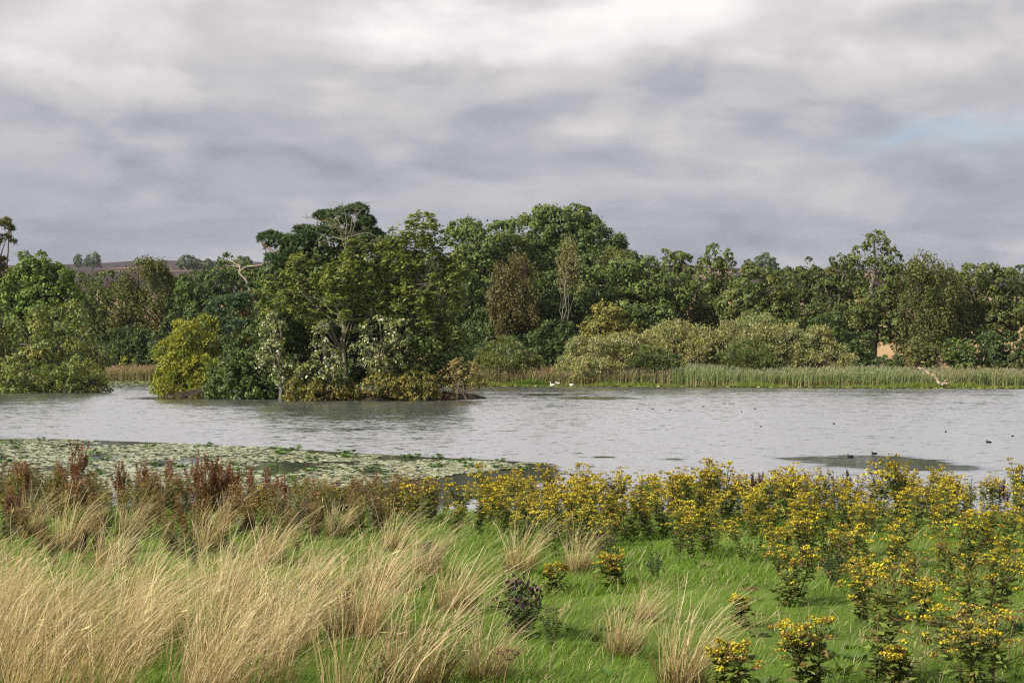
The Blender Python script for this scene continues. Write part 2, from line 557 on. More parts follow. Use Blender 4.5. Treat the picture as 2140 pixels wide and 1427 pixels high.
def build_water():
    ys = np.concatenate([np.linspace(30, 44, 8), np.linspace(44.3, 82, 128), np.linspace(83, 275, 97)])
    us = np.linspace(-1, 1, 301)
    Yg, U = np.meshgrid(ys, us, indexing='ij')
    X = U * (20 + Yg * .50)
    calm = np.zeros_like(X)
    def spot(px, py, hw, hh, amt=1.0):
        Y0 = CAMZ * F / (py - HY); x0 = (px - CX) / F * Y0
        sx = hw / F * Y0; sy = hh / (py - HY) * Y0
        r = np.sqrt(((X - x0) / sx) ** 2 + ((Yg - Y0) / sy) ** 2)
        return amt * np.clip(1.35 - r, 0, 1)
    for a in [(1835, 966, 200, 20, 1.), (1700, 958, 120, 8, .8), (1945, 975, 130, 13, .9), (1405, 959, 46, 4, .72), (1262, 955, 44, 3.5, .66), (1208, 947, 24, 3, .6),
              (1250, 832, 120, 5, .5), (1130, 825, 60, 3, .6), (360, 832, 130, 5, .6), (1000, 1010, 90, 12, 1.)]:
        calm = np.maximum(calm, spot(*a))
    le, ln = lily_edge(X), lily_near(X)
    calm = np.maximum(calm, sst(.9, -.3, Yg - le) * sst(4.6, -.5, X + .35 * (52 - np.minimum(Yg, 52))))
    V = np.stack([X, Yg, np.zeros_like(X)], -1).reshape(-1, 3)
    ny, nx = X.shape
    i = (np.arange(ny - 1)[:, None] * nx + np.arange(nx - 1)[None, :]).ravel()
    Q = np.stack([i, i + 1, i + nx + 1, i + nx], -1)
    g = G(); c = np.zeros((len(V), 3)); c[:, 0] = calm.ravel(); g.add(V, Q, None, c)
    tag(g.obj('lake_water', M_WATER, smooth=True), kind='structure')


build_water()

# ------------------------------------------------------------------ trees
def crown(rng, ells, style, n, leaf, pal, st):
    """leaf-sized faces in clumps on lobes on the crown's ellipsoids. ells: list of (centre, radii)"""
    g = G()
    ar = np.array([r[0] * r[2] for _, r in ells]); ar = ar / ar.sum()
    pal = np.asarray(pal, float) * np.array([1.60, 1.48, 1.18])
    Lc, Lr, Ld = [], [], []
    for (c, r), w in zip(ells, ar):
        k = st.get('lobes', 13)
        d = rdir(rng, k * 4); d = d[(d[:, 2] > st.get('zmin', -.55)) & ((d[:, 1] < .45) | (rng.random(k * 4) < .45))][:k]
        lr = st.get('lr', .38) * (r[0] * r[1] * r[2]) ** (1 / 3)
        Lc.append(np.asarray(c) + d * np.asarray(r) * rng.uniform(.64, .86, (len(d), 1))); Ld.append(d)
        Lr.append(lr * rng.uniform(.65, 1.25, len(d)))
    Lc = np.concatenate(Lc); Lr = np.concatenate(Lr); Ld = np.concatenate(Ld)
    m = st.get('subs', 9); K = len(Lc)
    d = unit(rdir(rng, K * m) + .45 * np.repeat(Ld, m, 0) + np.array([0, 0, st.get('up', .35)]))
    Lrr = np.repeat(Lr, m)
    flat = np.array([1, 1, st.get('flat', .85)])
    Sc = np.repeat(Lc, m, 0) + d * Lrr[:, None] * flat * .75
    Sr = Lrr * st.get('sr', .40) * rng.uniform(.65, 1.3, K * m)
    pk = st.get('pw'); pk = np.ones(len(pal)) / len(pal) if pk is None else np.asarray(pk) / sum(pk)
    lobec = pal[rng.choice(len(pal), K, p=pk)]
    subc = .55 * np.repeat(lobec, m, 0) + .45 * pal[rng.choice(len(pal), K * m, p=pk)]
    subc = subc * rng.uniform(.82, 1.18, (K * m, 1))
    if style in ('oak', 'willow'):
        p = Sr ** 2; idx = rng.choice(K * m, n, p=p / p.sum())
        dd = unit(rdir(rng, n) + .55 * d[idx] + np.array([0, 0, .3]))
        pos = Sc[idx] + dd * Sr[idx][:, None] * flat * rng.uniform(.30, 1.12, (n, 1)) ** .7 + rng.normal(0, .24, (n, 3)) * Sr[idx][:, None]
        nf = n // 8                                   # loose leaves through the whole volume close the crown
        ei = rng.choice(len(ells), nf, p=ar)
        ec = np.array([c for c, _ in ells])[ei]; er = np.array([r for _, r in ells])[ei]
        pos[:nf] = ec + rdir(rng, nf) * er * rng.uniform(.25, .9, (nf, 1))
        if style == 'oak':
            nr = unit(dd + .35 * d[idx] + rng.normal(0, .30, (n, 3)))
            ax = np.cross(nr, rdir(rng, n)) - np.array([0, 0, .25])
            asp = st.get('asp', .65)
        else:
            ax = unit(dd * .8 + np.array([.25, 0, .45]) + rng.normal(0, .45, (n, 3)))
            nr = rdir(rng, n); asp = st.get('asp', .34)
        L = leaf * rng.uniform(.6, 1.35, n)
        cc = jit(rng, subc[idx], n, .16, .05)
        if 'fleck' in st:                              # pale undersides turned up by the wind
            fk = rng.random(n) < st['fleck'][0]; cc[fk] = jit(rng, st['fleck'][1], int(fk.sum()), .15, .04)
        leaves(g, pos - unit(ax) * L[:, None] * .4, ax, nr, L, L * asp, cc)
    elif style == 'birch':
        per = st.get('per', 7); ns = max(1, n // per)
        p = Sr ** 2; idx = rng.choice(K * m, ns, p=p / p.sum())
        dd = unit(rdir(rng, ns) + .4 * d[idx])
        a0 = Sc[idx] + dd * Sr[idx][:, None] * 1.1
        ln = st.get('hang', 1.7) * rng.uniform(.4, 1.3, ns)
        t = np.linspace(0, 1, per)[None, :, None]
        pos = a0[:, None, :] + np.array([0, 0, -1.0]) * t * ln[:, None, None] + np.array([.45, 0.1, 0]) * t ** 1.5 * ln[:, None, None] \
            + rng.normal(0, .10, (ns, per, 3))
        pos = pos.reshape(-1, 3); nn = len(pos)
        ax = unit(np.array([.3, 0, -.7]) + rng.normal(0, .7, (nn, 3)))
        L = leaf * rng.uniform(.6, 1.3, nn)
        leaves(g, pos, ax, rdir(rng, nn), L, L * .55, jit(rng, np.repeat(subc[idx], per, 0), nn, .16, .05))
    elif style == 'pine':
        per = 9; ns = max(1, n // per)
        p = Sr ** 2; idx = rng.choice(K * m, ns, p=p / p.sum())
        dd = unit(rdir(rng, ns) + .4 * d[idx] + np.array([0, 0, .5]))
        a0 = Sc[idx] + dd * Sr[idx][:, None] * flat * rng.uniform(.3, 1.05, (ns, 1))
        ax = unit(np.repeat(dd, per, 0) * .8 + rdir(rng, ns * per) + np.array([0, 0, .3]))
        nn = ns * per; L = leaf * rng.uniform(.7, 1.3, nn)
        leaves(g, np.repeat(a0, per, 0), ax, rdir(rng, nn), L, L * .22, jit(rng, np.repeat(subc[idx], per, 0), nn, .2, .05))
    elif style == 'ash':
        per = 9; ns = max(1, n // per)
        p = Sr ** 2; idx = rng.choice(K * m, ns, p=p / p.sum())
        dd = unit(rdir(rng, ns) + .4 * d[idx] + np.array([0, 0, .4]))
        a0 = Sc[idx] + dd * Sr[idx][:, None] * rng.uniform(.4, 1.15, (ns, 1))
        an = rng.uniform(0, 2 * pi, ns * per)
        ax = np.stack([np.cos(an) + .35, np.sin(an), rng.uniform(-.75, .35, ns * per)], -1)
        nn = ns * per; L = leaf * rng.uniform(.7, 1.4, nn)
        nr = np.tile([0, 0, 1.0], (nn, 1)) + rng.normal(0, .35, (nn, 3))
        leaves(g, np.repeat(a0, per, 0), ax, nr, L, L * .38, jit(rng, np.repeat(subc[idx], per, 0), nn, .15, .05))
    return g, Lc, Lr, Sc


def wood(rng, base, ells, Lc, Sc, r0, col, nl=10, twigs=0, top=None, lean=0.0, forks=None):
    """trunk, limbs that reach the lobes and, for open crowns, twigs that reach the leaf clumps"""
    g = G(); base = np.asarray(base, float)
    c0 = np.mean([c for c, _ in ells], 0); zt = max(c[2] + .35 * r[2] for c, r in ells)
    if top is None:
        top = np.array([c0[0] * .8 + base[0] * .2, c0[1], zt])
    top = np.asarray(top, float); h = top[2] - base[2]
    mid = (base + top) / 2 + np.array([lean, 0, 0]) + rng.normal(0, .03, 3) * h
    tr = bez(base - [0, 0, .3], mid, top, 9)
    tr[1:-1] += rng.normal(0, .012, (7, 3)) * h * [1, 1, .2]
    rr = r0 * np.linspace(1, .16, 9) ** .9; rr[0] *= 1.35
    tube(g, tr, rr, 8, jit(rng, col, 9, .15))
    pick = rng.permutation(len(Lc))[:nl]
    for k in pick:
        tt = rng.uniform(.25, .8); f = tt * 8; i = int(f)
        if tr[i][2] > Lc[k][2] + 1: i = max(1, i - 3)
        s = tr[i]; e = Lc[k]
        m = (s + e) / 2 + np.array([0, 0, -.08 * np.linalg.norm(e - s)]) + rng.normal(0, .05, 3) * np.linalg.norm(e - s)
        pts = bez(s, m, e, 7); pts[1:-1] += rng.normal(0, .02, (5, 3)) * np.linalg.norm(e - s)
        tube(g, pts, rr[i] * .6 * np.linspace(1, .2, 7), 5, jit(rng, col, 7, .15), cap=False)
    if twigs:
        for k in rng.permutation(len(Sc))[:twigs]:
            j = pick[np.argmin(((Lc[pick] - Sc[k]) ** 2).sum(1))]; s = Lc[j]; e = Sc[k] + (Sc[k] - s) * .5
            pts = bez(s, (s + e) / 2 + rng.normal(0, .12, 3) * np.linalg.norm(e - s), e, 5)
            tube(g, pts, r0 * .14 * np.linspace(1, .3, 5), 3, jit(rng, col, 5, .15), cap=False)
    return g


STY = dict(
    oak=dict(lobes=24, lr=.30, subs=10, sr=.46, asp=.65, base='oak', wood=(.060, .050, .036), cov=1.6, low=.10),
    dense=dict(lobes=26, lr=.29, subs=10, sr=.46, asp=.6, base='oak', wood=(.060, .050, .036), cov=1.6, low=.04),
    shrub=dict(lobes=20, lr=.33, subs=10, sr=.45, asp=.6, base='oak', wood=(.07, .06, .04), cov=1.5, zmin=-.9, low=.0),
    willow=dict(lobes=30, lr=.27, subs=10, sr=.48, asp=.34, base='willow', wood=(.08, .07, .05), cov=1.3, zmin=-.8, up=.5, low=.0),
    dome=dict(lobes=75, lr=.19, subs=8, sr=.55, asp=.34, base='willow', wood=(.08, .07, .05), cov=1.5, zmin=-.15, up=.6, low=None),
    birch=dict(lobes=20, lr=.30, subs=9, sr=.46, base='birch', wood=(.22, .20, .17), cov=1.45, per=7, hang=1.9, low=.12),
    aspen=dict(lobes=22, lr=.27, subs=9, sr=.46, asp=.6, base='oak', wood=(.16, .15, .12), cov=1.35, low=.16),
    pine=dict(lobes=14, lr=.36, subs=10, sr=.40, flat=.5, base='pine', wood=(.17, .085, .045), cov=2.2, zmin=-.25, up=.5),
    ash=dict(lobes=18, lr=.36, subs=9, sr=.5, base='ash', wood=(.15, .145, .095), cov=1.9, zmin=-.7),
    airy=dict(lobes=14, lr=.36, subs=8, sr=.5, asp=.6, base='oak', wood=(.13, .12, .09), cov=.8, zmin=-.8),
)
TRI = [0]
SEED = [100]


def tree(name, label, cat, Y, bx, ells, style, pal, leaf=.42, r0=None, group=None, nl=10, twigs=0, cov=1.0, pw=None, top=None,
         wcol=None, lean=0.0, depth=.85, extra=None, low=None, fleck=None):
    """ells: (px, py, rx, ry[, dY]) in photo pixels at distance Y"""
    SEED[0] += 1; rng = np.random.default_rng(SEED[0])
    st = dict(STY[style]);
    if pw is not None: st['pw'] = pw
    if fleck: st['fleck'] = fleck
    k = Y / F
    E = []
    for e in ells:
        dY = e[4] if len(e) > 4 else rng.uniform(-.25, .25) * max(e[2], e[3]) * k
        c = P(e[0], e[1], Y + dY)
        E.append((c, np.array([e[2] * k, depth * max(e[2], .75 * e[3]) * k, e[3] * k])))
    bxm = (bx - CX) / F * Y
    base = np.array([bxm, Y, hz(bxm, Y)])
    lo = st.get('low') if low is None else low
    if lo is not None:                                    # crowns of the wood's edge are leafy nearly to the ground
        tops = max(c[2] + r[2] for c, r in E); zb = base[2] + lo * (tops - base[2])
        lows = min(c[2] - r[2] for c, r in E)
        for c, r in list(E):
            if (c[2] - r[2] < lows + .45 * (tops - lows) or lo == 0) and c[2] - r[2] > zb + .3:
                t_ = c[2] + .1 * r[2]
                E.append((np.array([c[0], c[1], (t_ + zb) / 2]), np.array([r[0] * 1.02, r[1], (t_ - zb) / 2])))
    area = sum(pi * r[0] * r[2] for _, r in E)
    asp = dict(oak=.6, willow=.34, birch=.55, pine=.22, ash=.38)[st['base']]
    leaf = leaf * 1.15
    n = int(st['cov'] * cov * area * 2.15 / (leaf * leaf * asp * .5))
    root = empty(name, base, label, cat, group)
    g, Lc, Lr, Sc = crown(rng, E, st['base'], n, leaf, pal, st)
    TRI[0] += n * 2
    if r0 is None:
        r0 = .028 * max(c[2] + r[2] - base[2] for c, r in E)
    w = wood(rng, base, E, Lc, Sc, r0, wcol or st['wood'], nl, twigs, top, lean)
    if extra: extra(w, rng, base)
    w.obj('trunk', M_BARK, root, True, loc=-base)
    g.obj('crown', M_NEEDLE if st['base'] == 'pine' else M_LEAF, root, loc=-base)
    return root


GRN = [(.062, .098, .028), (.078, .112, .034), (.050, .084, .026), (.098, .126, .044)]
DRK = [(.042, .070, .024), (.054, .082, .028), (.034, .058, .021)]
OLV = [(.078, .092, .030), (.094, .106, .036), (.058, .078, .024)]
BRN = [(.068, .066, .030), (.076, .074, .032), (.060, .063, .027)]
BRT = [(.066, .110, .022), (.092, .136, .028), (.052, .090, .020)]
YEL = [(.175, .200, .032), (.220, .230, .038), (.120, .160, .032), (.080, .120, .028)]
WLW = [(.130, .160, .076), (.170, .190, .092), (.092, .125, .050), (.190, .192, .074)]
PIN = [(.042, .074, .038), (.054, .088, .044), (.034, .060, .030)]
ASH = [(.125, .165, .048), (.160, .190, .062), (.090, .130, .036)]
PAL_ = [(.085, .115, .042), (.11, .135, .055), (.068, .098, .034), (.12, .13, .045)]
GLD = [(.105, .108, .034), (.085, .100, .030), (.125, .110, .032), (.066, .086, .026)]
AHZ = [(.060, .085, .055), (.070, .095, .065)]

WD = 'trees of the wood behind the lake'
# --- wood in the middle, behind the reeds
tree('oak_tree', 'tallest domed green oak crown on the wooded rise behind the reeds', 'tree', 252, 1160,
     [(1165, 482, 80, 68), (1105, 520, 62, 70), (1225, 520, 62, 70), (1165, 560, 100, 90), (1205, 462, 40, 36)], 'oak', GRN, .46, group=WD)
tree('oak_tree', 'broad green oak left of the tallest crown, just behind the island ash', 'tree', 243, 1010,
     [(1005, 520, 68, 70), (965, 505, 40, 48), (1055, 530, 55, 72), (1000, 600, 80, 80)], 'oak', GRN, .45, group=WD)
tree('oak_tree', 'dark green oak stepping down to the right of the tallest crown', 'tree', 247, 1262,
     [(1255, 535, 60, 72), (1300, 560, 48, 48), (1250, 600, 80, 70)], 'oak', DRK + GRN[:1], .45, group=WD)
tree('oak_tree', 'dark leafy tree low behind the right end of the island', 'tree', 228, 985,
     [(990, 655, 62, 70), (960, 620, 45, 60), (1010, 710, 60, 50)], 'dense', DRK, .42, group=WD)
tree('oak_tree', 'dense dark green tree below the brown birch in the central wood', 'tree', 224, 1090,
     [(1085, 670, 72, 62), (1040, 690, 50, 60), (1120, 720, 60, 50)], 'dense', DRK + GRN[:1], .42, group=WD)
tree('oak_tree', 'layered green tree in the middle of the wood beneath the pale birch', 'tree', 227, 1200,
     [(1190, 610, 75, 58), (1140, 620, 55, 55), (1220, 660, 80, 55), (1180, 700, 60, 60)], 'dense', GRN + DRK, .42, group=WD)
tree('oak_tree', 'wide green tree with pale highlights above the big willow thicket', 'tree', 226, 1350,
     [(1330, 600, 70, 62), (1390, 620, 48, 66), (1300, 650, 72, 60), (1370, 680, 66, 52), (1250, 590, 50, 40)], 'oak', GRN + [(.105, .15, .05)], .42, group=WD)
tree('birch_tree', 'rusty brown birch among the dark green crowns of the central wood', 'tree', 219, 1065,
     [(1072, 575, 42, 50), (1045, 625, 34, 40), (1092, 610, 28, 40)], 'birch', BRN, .36, group=WD, low=.28, r0=.10)
tree('birch_tree', 'slim pale straw-coloured birch below the tallest oak crown', 'tree', 219, 1178,
     [(1187, 512, 15, 26), (1180, 545, 19, 22)], 'birch', [(.125, .120, .060), (.105, .108, .052)], .33, group=WD, cov=.8, low=.6, r0=.10)
tree('birch_tree', 'flat-topped olive-brown birch crown below the dark right-hand oak', 'tree', 232, 1285,
     [(1280, 545, 48, 26), (1270, 575, 50, 30)], 'birch', BRN[:1] + OLV, .36, group=WD, low=.5, r0=.12)
tree('sallow_tree', 'small yellow-olive sallow between the wood and the big willow thicket', 'tree', 211, 1272,
     [(1272, 668, 42, 36), (1300, 690, 32, 26), (1240, 692, 34, 22)], 'shrub', [(.14, .145, .045), (.17, .165, .05), (.10, .12, .035)], .34)
for lb, px, py, rx, ry, Y in [
        ('dark shrub at the foot of the wood left of the willow thicket', 1115, 735, 56, 42, 213),
        ('dark shrub below the wood right of the island', 1165, 715, 48, 52, 214),
        ('dark shrub behind the right tip of the island', 985, 745, 50, 42, 212)]:
    tree('shrub', lb, 'shrub', Y, px, [(px, py, rx, ry), (px + 10, py + 15, rx * .8, ry * .6)], 'shrub', DRK, .38, nl=5)

# --- willow scrub behind the reeds
WS = 'grey-green willow domes behind the reeds'
tree('willow_bush', 'low olive willow dome right of the island, apart from the big thicket', 'bush', 204, 1065,
     [(1055, 772, 72, 66), (1100, 785, 46, 48)], 'dome', WLW[2:3] + OLV + WLW[:1], .36, group=WS, nl=8)
tree('willow_bush', 'rounded grey-green willow dome at the left end of the thicket', 'bush', 204, 1265,
     [(1248, 782, 88, 96), (1310, 775, 72, 88), (1195, 788, 42, 56)], 'dome', WLW, .36, group=WS, nl=8, fleck=(.16, (.36, .36, .21)))
tree('willow_bush', 'middle willow dome of the thicket with yellow-tinged top', 'bush', 207, 1420,
     [(1425, 772, 100, 112), (1375, 780, 60, 80)], 'dome', WLW[3:] + WLW, .36, group=WS, nl=8, fleck=(.16, (.36, .36, .21)))
tree('willow_bush', 'largest silvery willow dome forming the crest of the thicket', 'bush', 206, 1580,
     [(1570, 772, 112, 118), (1630, 775, 80, 112)], 'dome', WLW, .36, group=WS, nl=8, fleck=(.16, (.36, .36, .21)))
tree('willow_bush', 'silvery willow dome sloping down at the right end of the thicket', 'bush', 205, 1690,
     [(1695, 785, 80, 108), (1750, 795, 52, 72)], 'dome', WLW, .36, group=WS, nl=8, fleck=(.16, (.36, .36, .21)))
tree('willow_bush', 'dark olive bush in front of the largest willow dome', 'bush', 200, 1565,
     [(1560, 745, 62, 30), (1600, 758, 44, 20)], 'willow', OLV + DRK, .34, group=WS, nl=6)
tree('willow_bush', 'dark olive bush at the reed edge before the left willow dome', 'bush', 200, 1345,
     [(1350, 748, 46, 28), (1390, 758, 40, 20)], 'willow', OLV + DRK, .34, group=WS, nl=6)

# --- birch and alder wood on the right
RW = 'birches and alders of the right-hand wood'
tree('birch_tree', 'narrow birch standing just right of the oak wood', 'tree', 232, 1412,
     [(1405, 548, 30, 38), (1428, 560, 24, 36), (1410, 610, 36, 60), (1420, 670, 40, 50)], 'aspen', OLV + GRN[:2], .38, group=RW)
tree('birch_tree', 'two-spired birch with pale stem left of the far hazy tree', 'tree', 230, 1490,
     [(1493, 540, 20, 34), (1523, 555, 17, 34), (1485, 585, 40, 50), (1495, 640, 46, 60)], 'aspen', OLV + GRN[:2], .38, group=RW, twigs=14)
tree('alder_tree', 'broad rounded green alder behind the crest of the willow thicket', 'tree', 224, 1590,
     [(1585, 605, 55, 48), (1630, 625, 40, 46), (1560, 645, 60, 50), (1610, 670, 60, 50)], 'oak', GRN + OLV, .40, group=RW)
tree('birch_tree', 'small dark birch filling the low notch of the right-hand wood', 'tree', 236, 1690,
     [(1690, 575, 26, 36), (1665, 610, 44, 50), (1690, 660, 52, 60)], 'aspen', DRK + OLV, .38, group=RW)
tree('birch_tree', 'slender leaning birch just left of the tallest right-hand tree', 'tree', 232, 1740,
     [(1752, 555, 22, 26), (1735, 585, 30, 36), (1740, 640, 46, 60), (1730, 700, 46, 40)], 'aspen', OLV + DRK, .38, group=RW, twigs=14)
tree('birch_tree', 'tallest birch of the right-hand wood with narrow pointed top', 'tree', 230, 1830,
     [(1832, 512, 26, 30), (1800, 545, 30, 36), (1858, 550, 32, 42), (1825, 600, 62, 60), (1800, 660, 55, 45), (1850, 665, 50, 40)], 'aspen', OLV + GRN[:2], .40, group=RW, twigs=20)
tree('birch_tree', 'olive-brown birch with a broad ragged top right of the tallest birch', 'tree', 228, 1935,
     [(1935, 555, 42, 36), (1905, 600, 42, 55), (1960, 610, 46, 60), (1925, 670, 60, 48), (1930, 720, 40, 30)], 'birch', BRN[2:] + OLV, .38, group=RW, twigs=14)
tree('birch_tree', 'rounded olive birch near the right edge of the wood', 'tree', 233, 2065,
     [(2050, 580, 46, 36), (2090, 595, 44, 40), (2060, 640, 62, 50), (2010, 640, 34, 44), (2110, 650, 44, 50)], 'aspen', OLV + GRN[:1], .40, group=RW, twigs=14)
tree('oak_tree', 'dark bluish oak rising behind the wood at the right edge', 'tree', 330, 2140,
     [(2130, 590, 34, 34), (2170, 600, 40, 44), (2150, 640, 60, 50)], 'oak', DRK, .55, group=RW)
for lb, px, py, rx, ry, Y, pl in [
        ('dark bush under the leaning birch beside the willow thicket', 1790, 730, 42, 40, 218, DRK),
        ('dark bush between the field gap and the tallest right-hand birch', 1730, 690, 40, 44, 219, DRK),
        ('olive bush beneath the olive-brown birch on the right', 1925, 735, 36, 34, 216, OLV),
        ('vivid green bush left of the pale field gap on the right', 2005, 735, 36, 34, 214, BRT[2:] + GRN),
        ('dark bush right of the vivid green bush', 2075, 730, 44, 40, 216, DRK),
        ('dark brown-green bush at the right edge behind the reeds', 2145, 735, 42, 44, 214, DRK + BRN[2:]),
        ('low dark bush at the field edge below the tallest birch', 1858, 756, 36, 14, 213, DRK)]:
    tree('shrub', lb, 'shrub', Y, px, [(px, py, rx, ry), (px + 12, py + 10, rx * .7, ry * .7)], 'shrub', pl, .36, nl=5)

# --- left-hand side
tree('pine_tree', 'sparse wind-leaning pine cut off by the left edge', 'tree', 186, -18,
     [(-8, 478, 34, 24), (10, 505, 20, 18), (-40, 520, 40, 30), (-20, 560, 30, 30)], 'pine', [(.075, .085, .028), (.095, .092, .03), (.055, .07, .025)], .42, twigs=30, cov=.9)
tree('larch_tree', 'olive-brown tree at the left edge below the leaning pine', 'tree', 188, -10,
     [(0, 610, 34, 50), (-30, 590, 50, 70), (5, 660, 40, 40)], 'birch', BRN + OLV, .34)
tree('alder_tree', 'bright mid-green rounded tree at the left behind the waterside willow', 'tree', 184, 80,
     [(75, 565, 46, 44), (105, 590, 48, 48), (55, 610, 52, 60), (130, 630, 44, 48), (80, 650, 70, 50)], 'oak', BRT, .36)
tree('sallow_tree', 'spreading waterside sallow with bare grey branches on the left point', 'tree', 171, 90,
     [(60, 705, 62, 62), (140, 690, 62, 58), (185, 735, 46, 50), (20, 740, 60, 66), (120, 760, 80, 46), (-50, 730, 60, 80)], 'airy',
     [(.080, .116, .036), (.112, .134, .038), (.060, .096, .034), (.150, .155, .038)], .30, twigs=130, nl=26, wcol=(.19, .17, .135), cov=1.25)
tree('sallow_bush', 'yellow-green skirt of low sallow trailing over the left water edge', 'bush', 166, 110,
     [(60, 790, 75, 24), (150, 785, 62, 28), (205, 790, 34, 22), (-20, 780, 60, 34)], 'shrub', [(.125, .145, .034), (.095, .125, .032), (.066, .098, .028)], .27)
tree('birch_tree', 'tall weeping olive birch in the gap between left point and island', 'tree', 254, 300,
     [(300, 575, 52, 38), (330, 600, 40, 40), (265, 620, 42, 50), (310, 660, 62, 60), (250, 690, 40, 50)], 'birch', OLV + BRN[2:], .40, twigs=16, wcol=(.07, .06, .045), low=.03)
tree('birch_tree', 'short dull olive birch beside the bright green tree on the left', 'tree', 256, 215,
     [(200, 615, 42, 44), (180, 660, 40, 50), (225, 700, 46, 50)], 'birch', OLV + DRK, .40)
tree('oak_tree', 'dark green rounded oak left of the island pine', 'tree', 253, 425,
     [(410, 610, 48, 46), (450, 600, 42, 44), (430, 660, 66, 54), (380, 660, 42, 48)], 'oak', GRN[:1] + DRK, .42)
tree('alder_tree', 'pointed mid-green tree behind the dead snag left of the island', 'tree', 257, 485,
     [(478, 560, 26, 30), (507, 560, 22, 28), (490, 610, 46, 50), (530, 600, 40, 50)], 'aspen', GRN, .42)
tree('oak_tree', 'dark tree mostly hidden behind the island pine', 'tree', 256, 590,
     [(570, 590, 50, 50), (630, 600, 60, 60), (560, 660, 60, 60)], 'dense', DRK, .45)
for lb, px, py, rx, ry, Y, pl in [
        ('dark shrub behind the left water gap nearest the left point', 245, 725, 44, 42, 250, DRK),
        ('dark shrub behind the left water gap nearest the island', 325, 725, 50, 46, 250, DRK),
        ('dark shrub behind the branches of the left waterside sallow', 110, 735, 80, 46, 248, DRK),
        ('dark shrub glimpsed behind the low young pine', 495, 690, 60, 62, 248, DRK),
        ('dark shrub in shade behind the yellow willow', 420, 720, 60, 46, 250, DRK),
        ('small yellow-leaved sapling in the water gap left of the island', 268, 752, 22, 12, 248.5, YEL[:2])]:
    tree('shrub', lb, 'shrub', Y, px, [(px, py, rx, ry), (px + 10, py + 12, rx * .8, ry * .7)], 'shrub', pl, .38, nl=5)

BR = 'dull green trees closing gaps at the back of the woods'
for lb, px, Y, el in [
        ('dark oak behind the pine trunks of the island', 690, 238, [(690, 610, 60, 50), (660, 650, 60, 60), (730, 640, 50, 60)]),
        ('dark oak behind the feathery ash of the island, left one', 800, 240, [(800, 600, 56, 50), (780, 650, 60, 60), (840, 620, 50, 60)]),
        ('dark oak behind the feathery ash of the island, right one', 900, 240, [(895, 580, 56, 56), (925, 630, 56, 60), (870, 660, 60, 60)]),
        ('low dull green trees on the skyline between bright green tree and weeping birch', 190, 262, [(160, 592, 34, 22), (215, 590, 40, 24), (190, 640, 60, 40)]),
        ('dull green tree filling the skyline left of the two-spired birch', 1450, 262, [(1450, 590, 40, 34), (1470, 640, 60, 50)]),
        ('dull green tree behind the notch of the right-hand wood', 1655, 262, [(1640, 585, 40, 26), (1690, 600, 50, 40), (1660, 650, 70, 50)]),
        ('dull green tree on the skyline between leaning birch and tallest birch', 1775, 262, [(1770, 590, 44, 34), (1790, 640, 60, 50)]),
        ('dull green tree behind the olive-brown birch on the right', 1985, 262, [(1900, 620, 50, 50), (1990, 600, 44, 36), (2000, 640, 60, 40)]),
        ('rounded dull green tree behind the dark oak left of the island', 375, 262, [(360, 600, 40, 30), (395, 596, 40, 26), (380, 650, 60, 40)])]:
    tree('oak_tree', lb, 'tree', Y, px, el, 'dense', DRK + OLV[2:], .50, group=BR, cov=.62)

# --- the wooded island
def bare_top(w, rng, base):
    """lichen-grey bare crown of the tall island tree"""
    fork = P(724, 500, 139.5)
    for (x1, y1, d1) in [(640, 455, 1), (655, 478, -1.5), (690, 432, 2), (740, 428, -1), (762, 424, 1.5), (790, 500, -2), (668, 510, 1.5), (700, 455, -2.2), (775, 470, 2.5), (715, 428, .3)]:
        e = P(x1, y1, 139.5 + d1); s = fork + np.array([0, 0, rng.uniform(-1.6, .8)])
        m = (s + e) / 2 + np.array([0, 0, .5]) + rng.normal(0, .3, 3)
        pts = bez(s, m, e, 7); pts[1:-1] += rng.normal(0, .10, (5, 3))
        tube(w, pts, .075 * np.linspace(1, .15, 7), 4, jit(rng, (.15, .14, .095), 7, .15), cap=False)
        for q in range(7):
            i = rng.integers(2, 7); s2 = pts[i]; e2 = s2 + np.array([rng.normal(0, .9), rng.normal(0, .8), rng.uniform(-.1, .55)])
            tube(w, bez(s2, (s2 + e2) / 2 + rng.normal(0, .2, 3), e2, 4), .035 * np.linspace(1, .3, 4), 3, (.15, .135, .095), cap=False)


tree('pine_tree', 'tall dark Scots pine with orange limbs on the island, flat-topped', 'tree', 147, 690,
     [(720, 462, 66, 30), (655, 500, 50, 28), (585, 515, 44, 26), (765, 490, 34, 34), (600, 552, 56, 26), (690, 545, 60, 30), (560, 500, 20, 16), (650, 590, 60, 30), (640, 530, 56, 30), (740, 515, 56, 36)],
     'pine', PIN, .36, r0=.42, nl=24, twigs=50, wcol=(.24, .11, .055), top=P(705, 455, 147), cov=1.7)
tree('pine_tree', 'low blue-green young pine above the yellow willow on the island', 'tree', 149, 530,
     [(480, 645, 46, 30), (520, 640, 40, 34), (455, 672, 36, 24), (500, 690, 60, 26), (535, 610, 24, 20)], 'pine', [(.058, .098, .058), (.068, .110, .064), (.044, .076, .044)], .34, twigs=20)
tree('alder_tree', 'dark rounded alder filling the heart of the island behind the ash trunks', 'tree', 146, 740,
     [(715, 505, 62, 56), (645, 545, 70, 56), (765, 545, 58, 66), (590, 600, 56, 50), (700, 610, 90, 70), (820, 560, 50, 70), (870, 610, 60, 70)], 'dense', DRK + GRN[:1], .32, cov=.8)
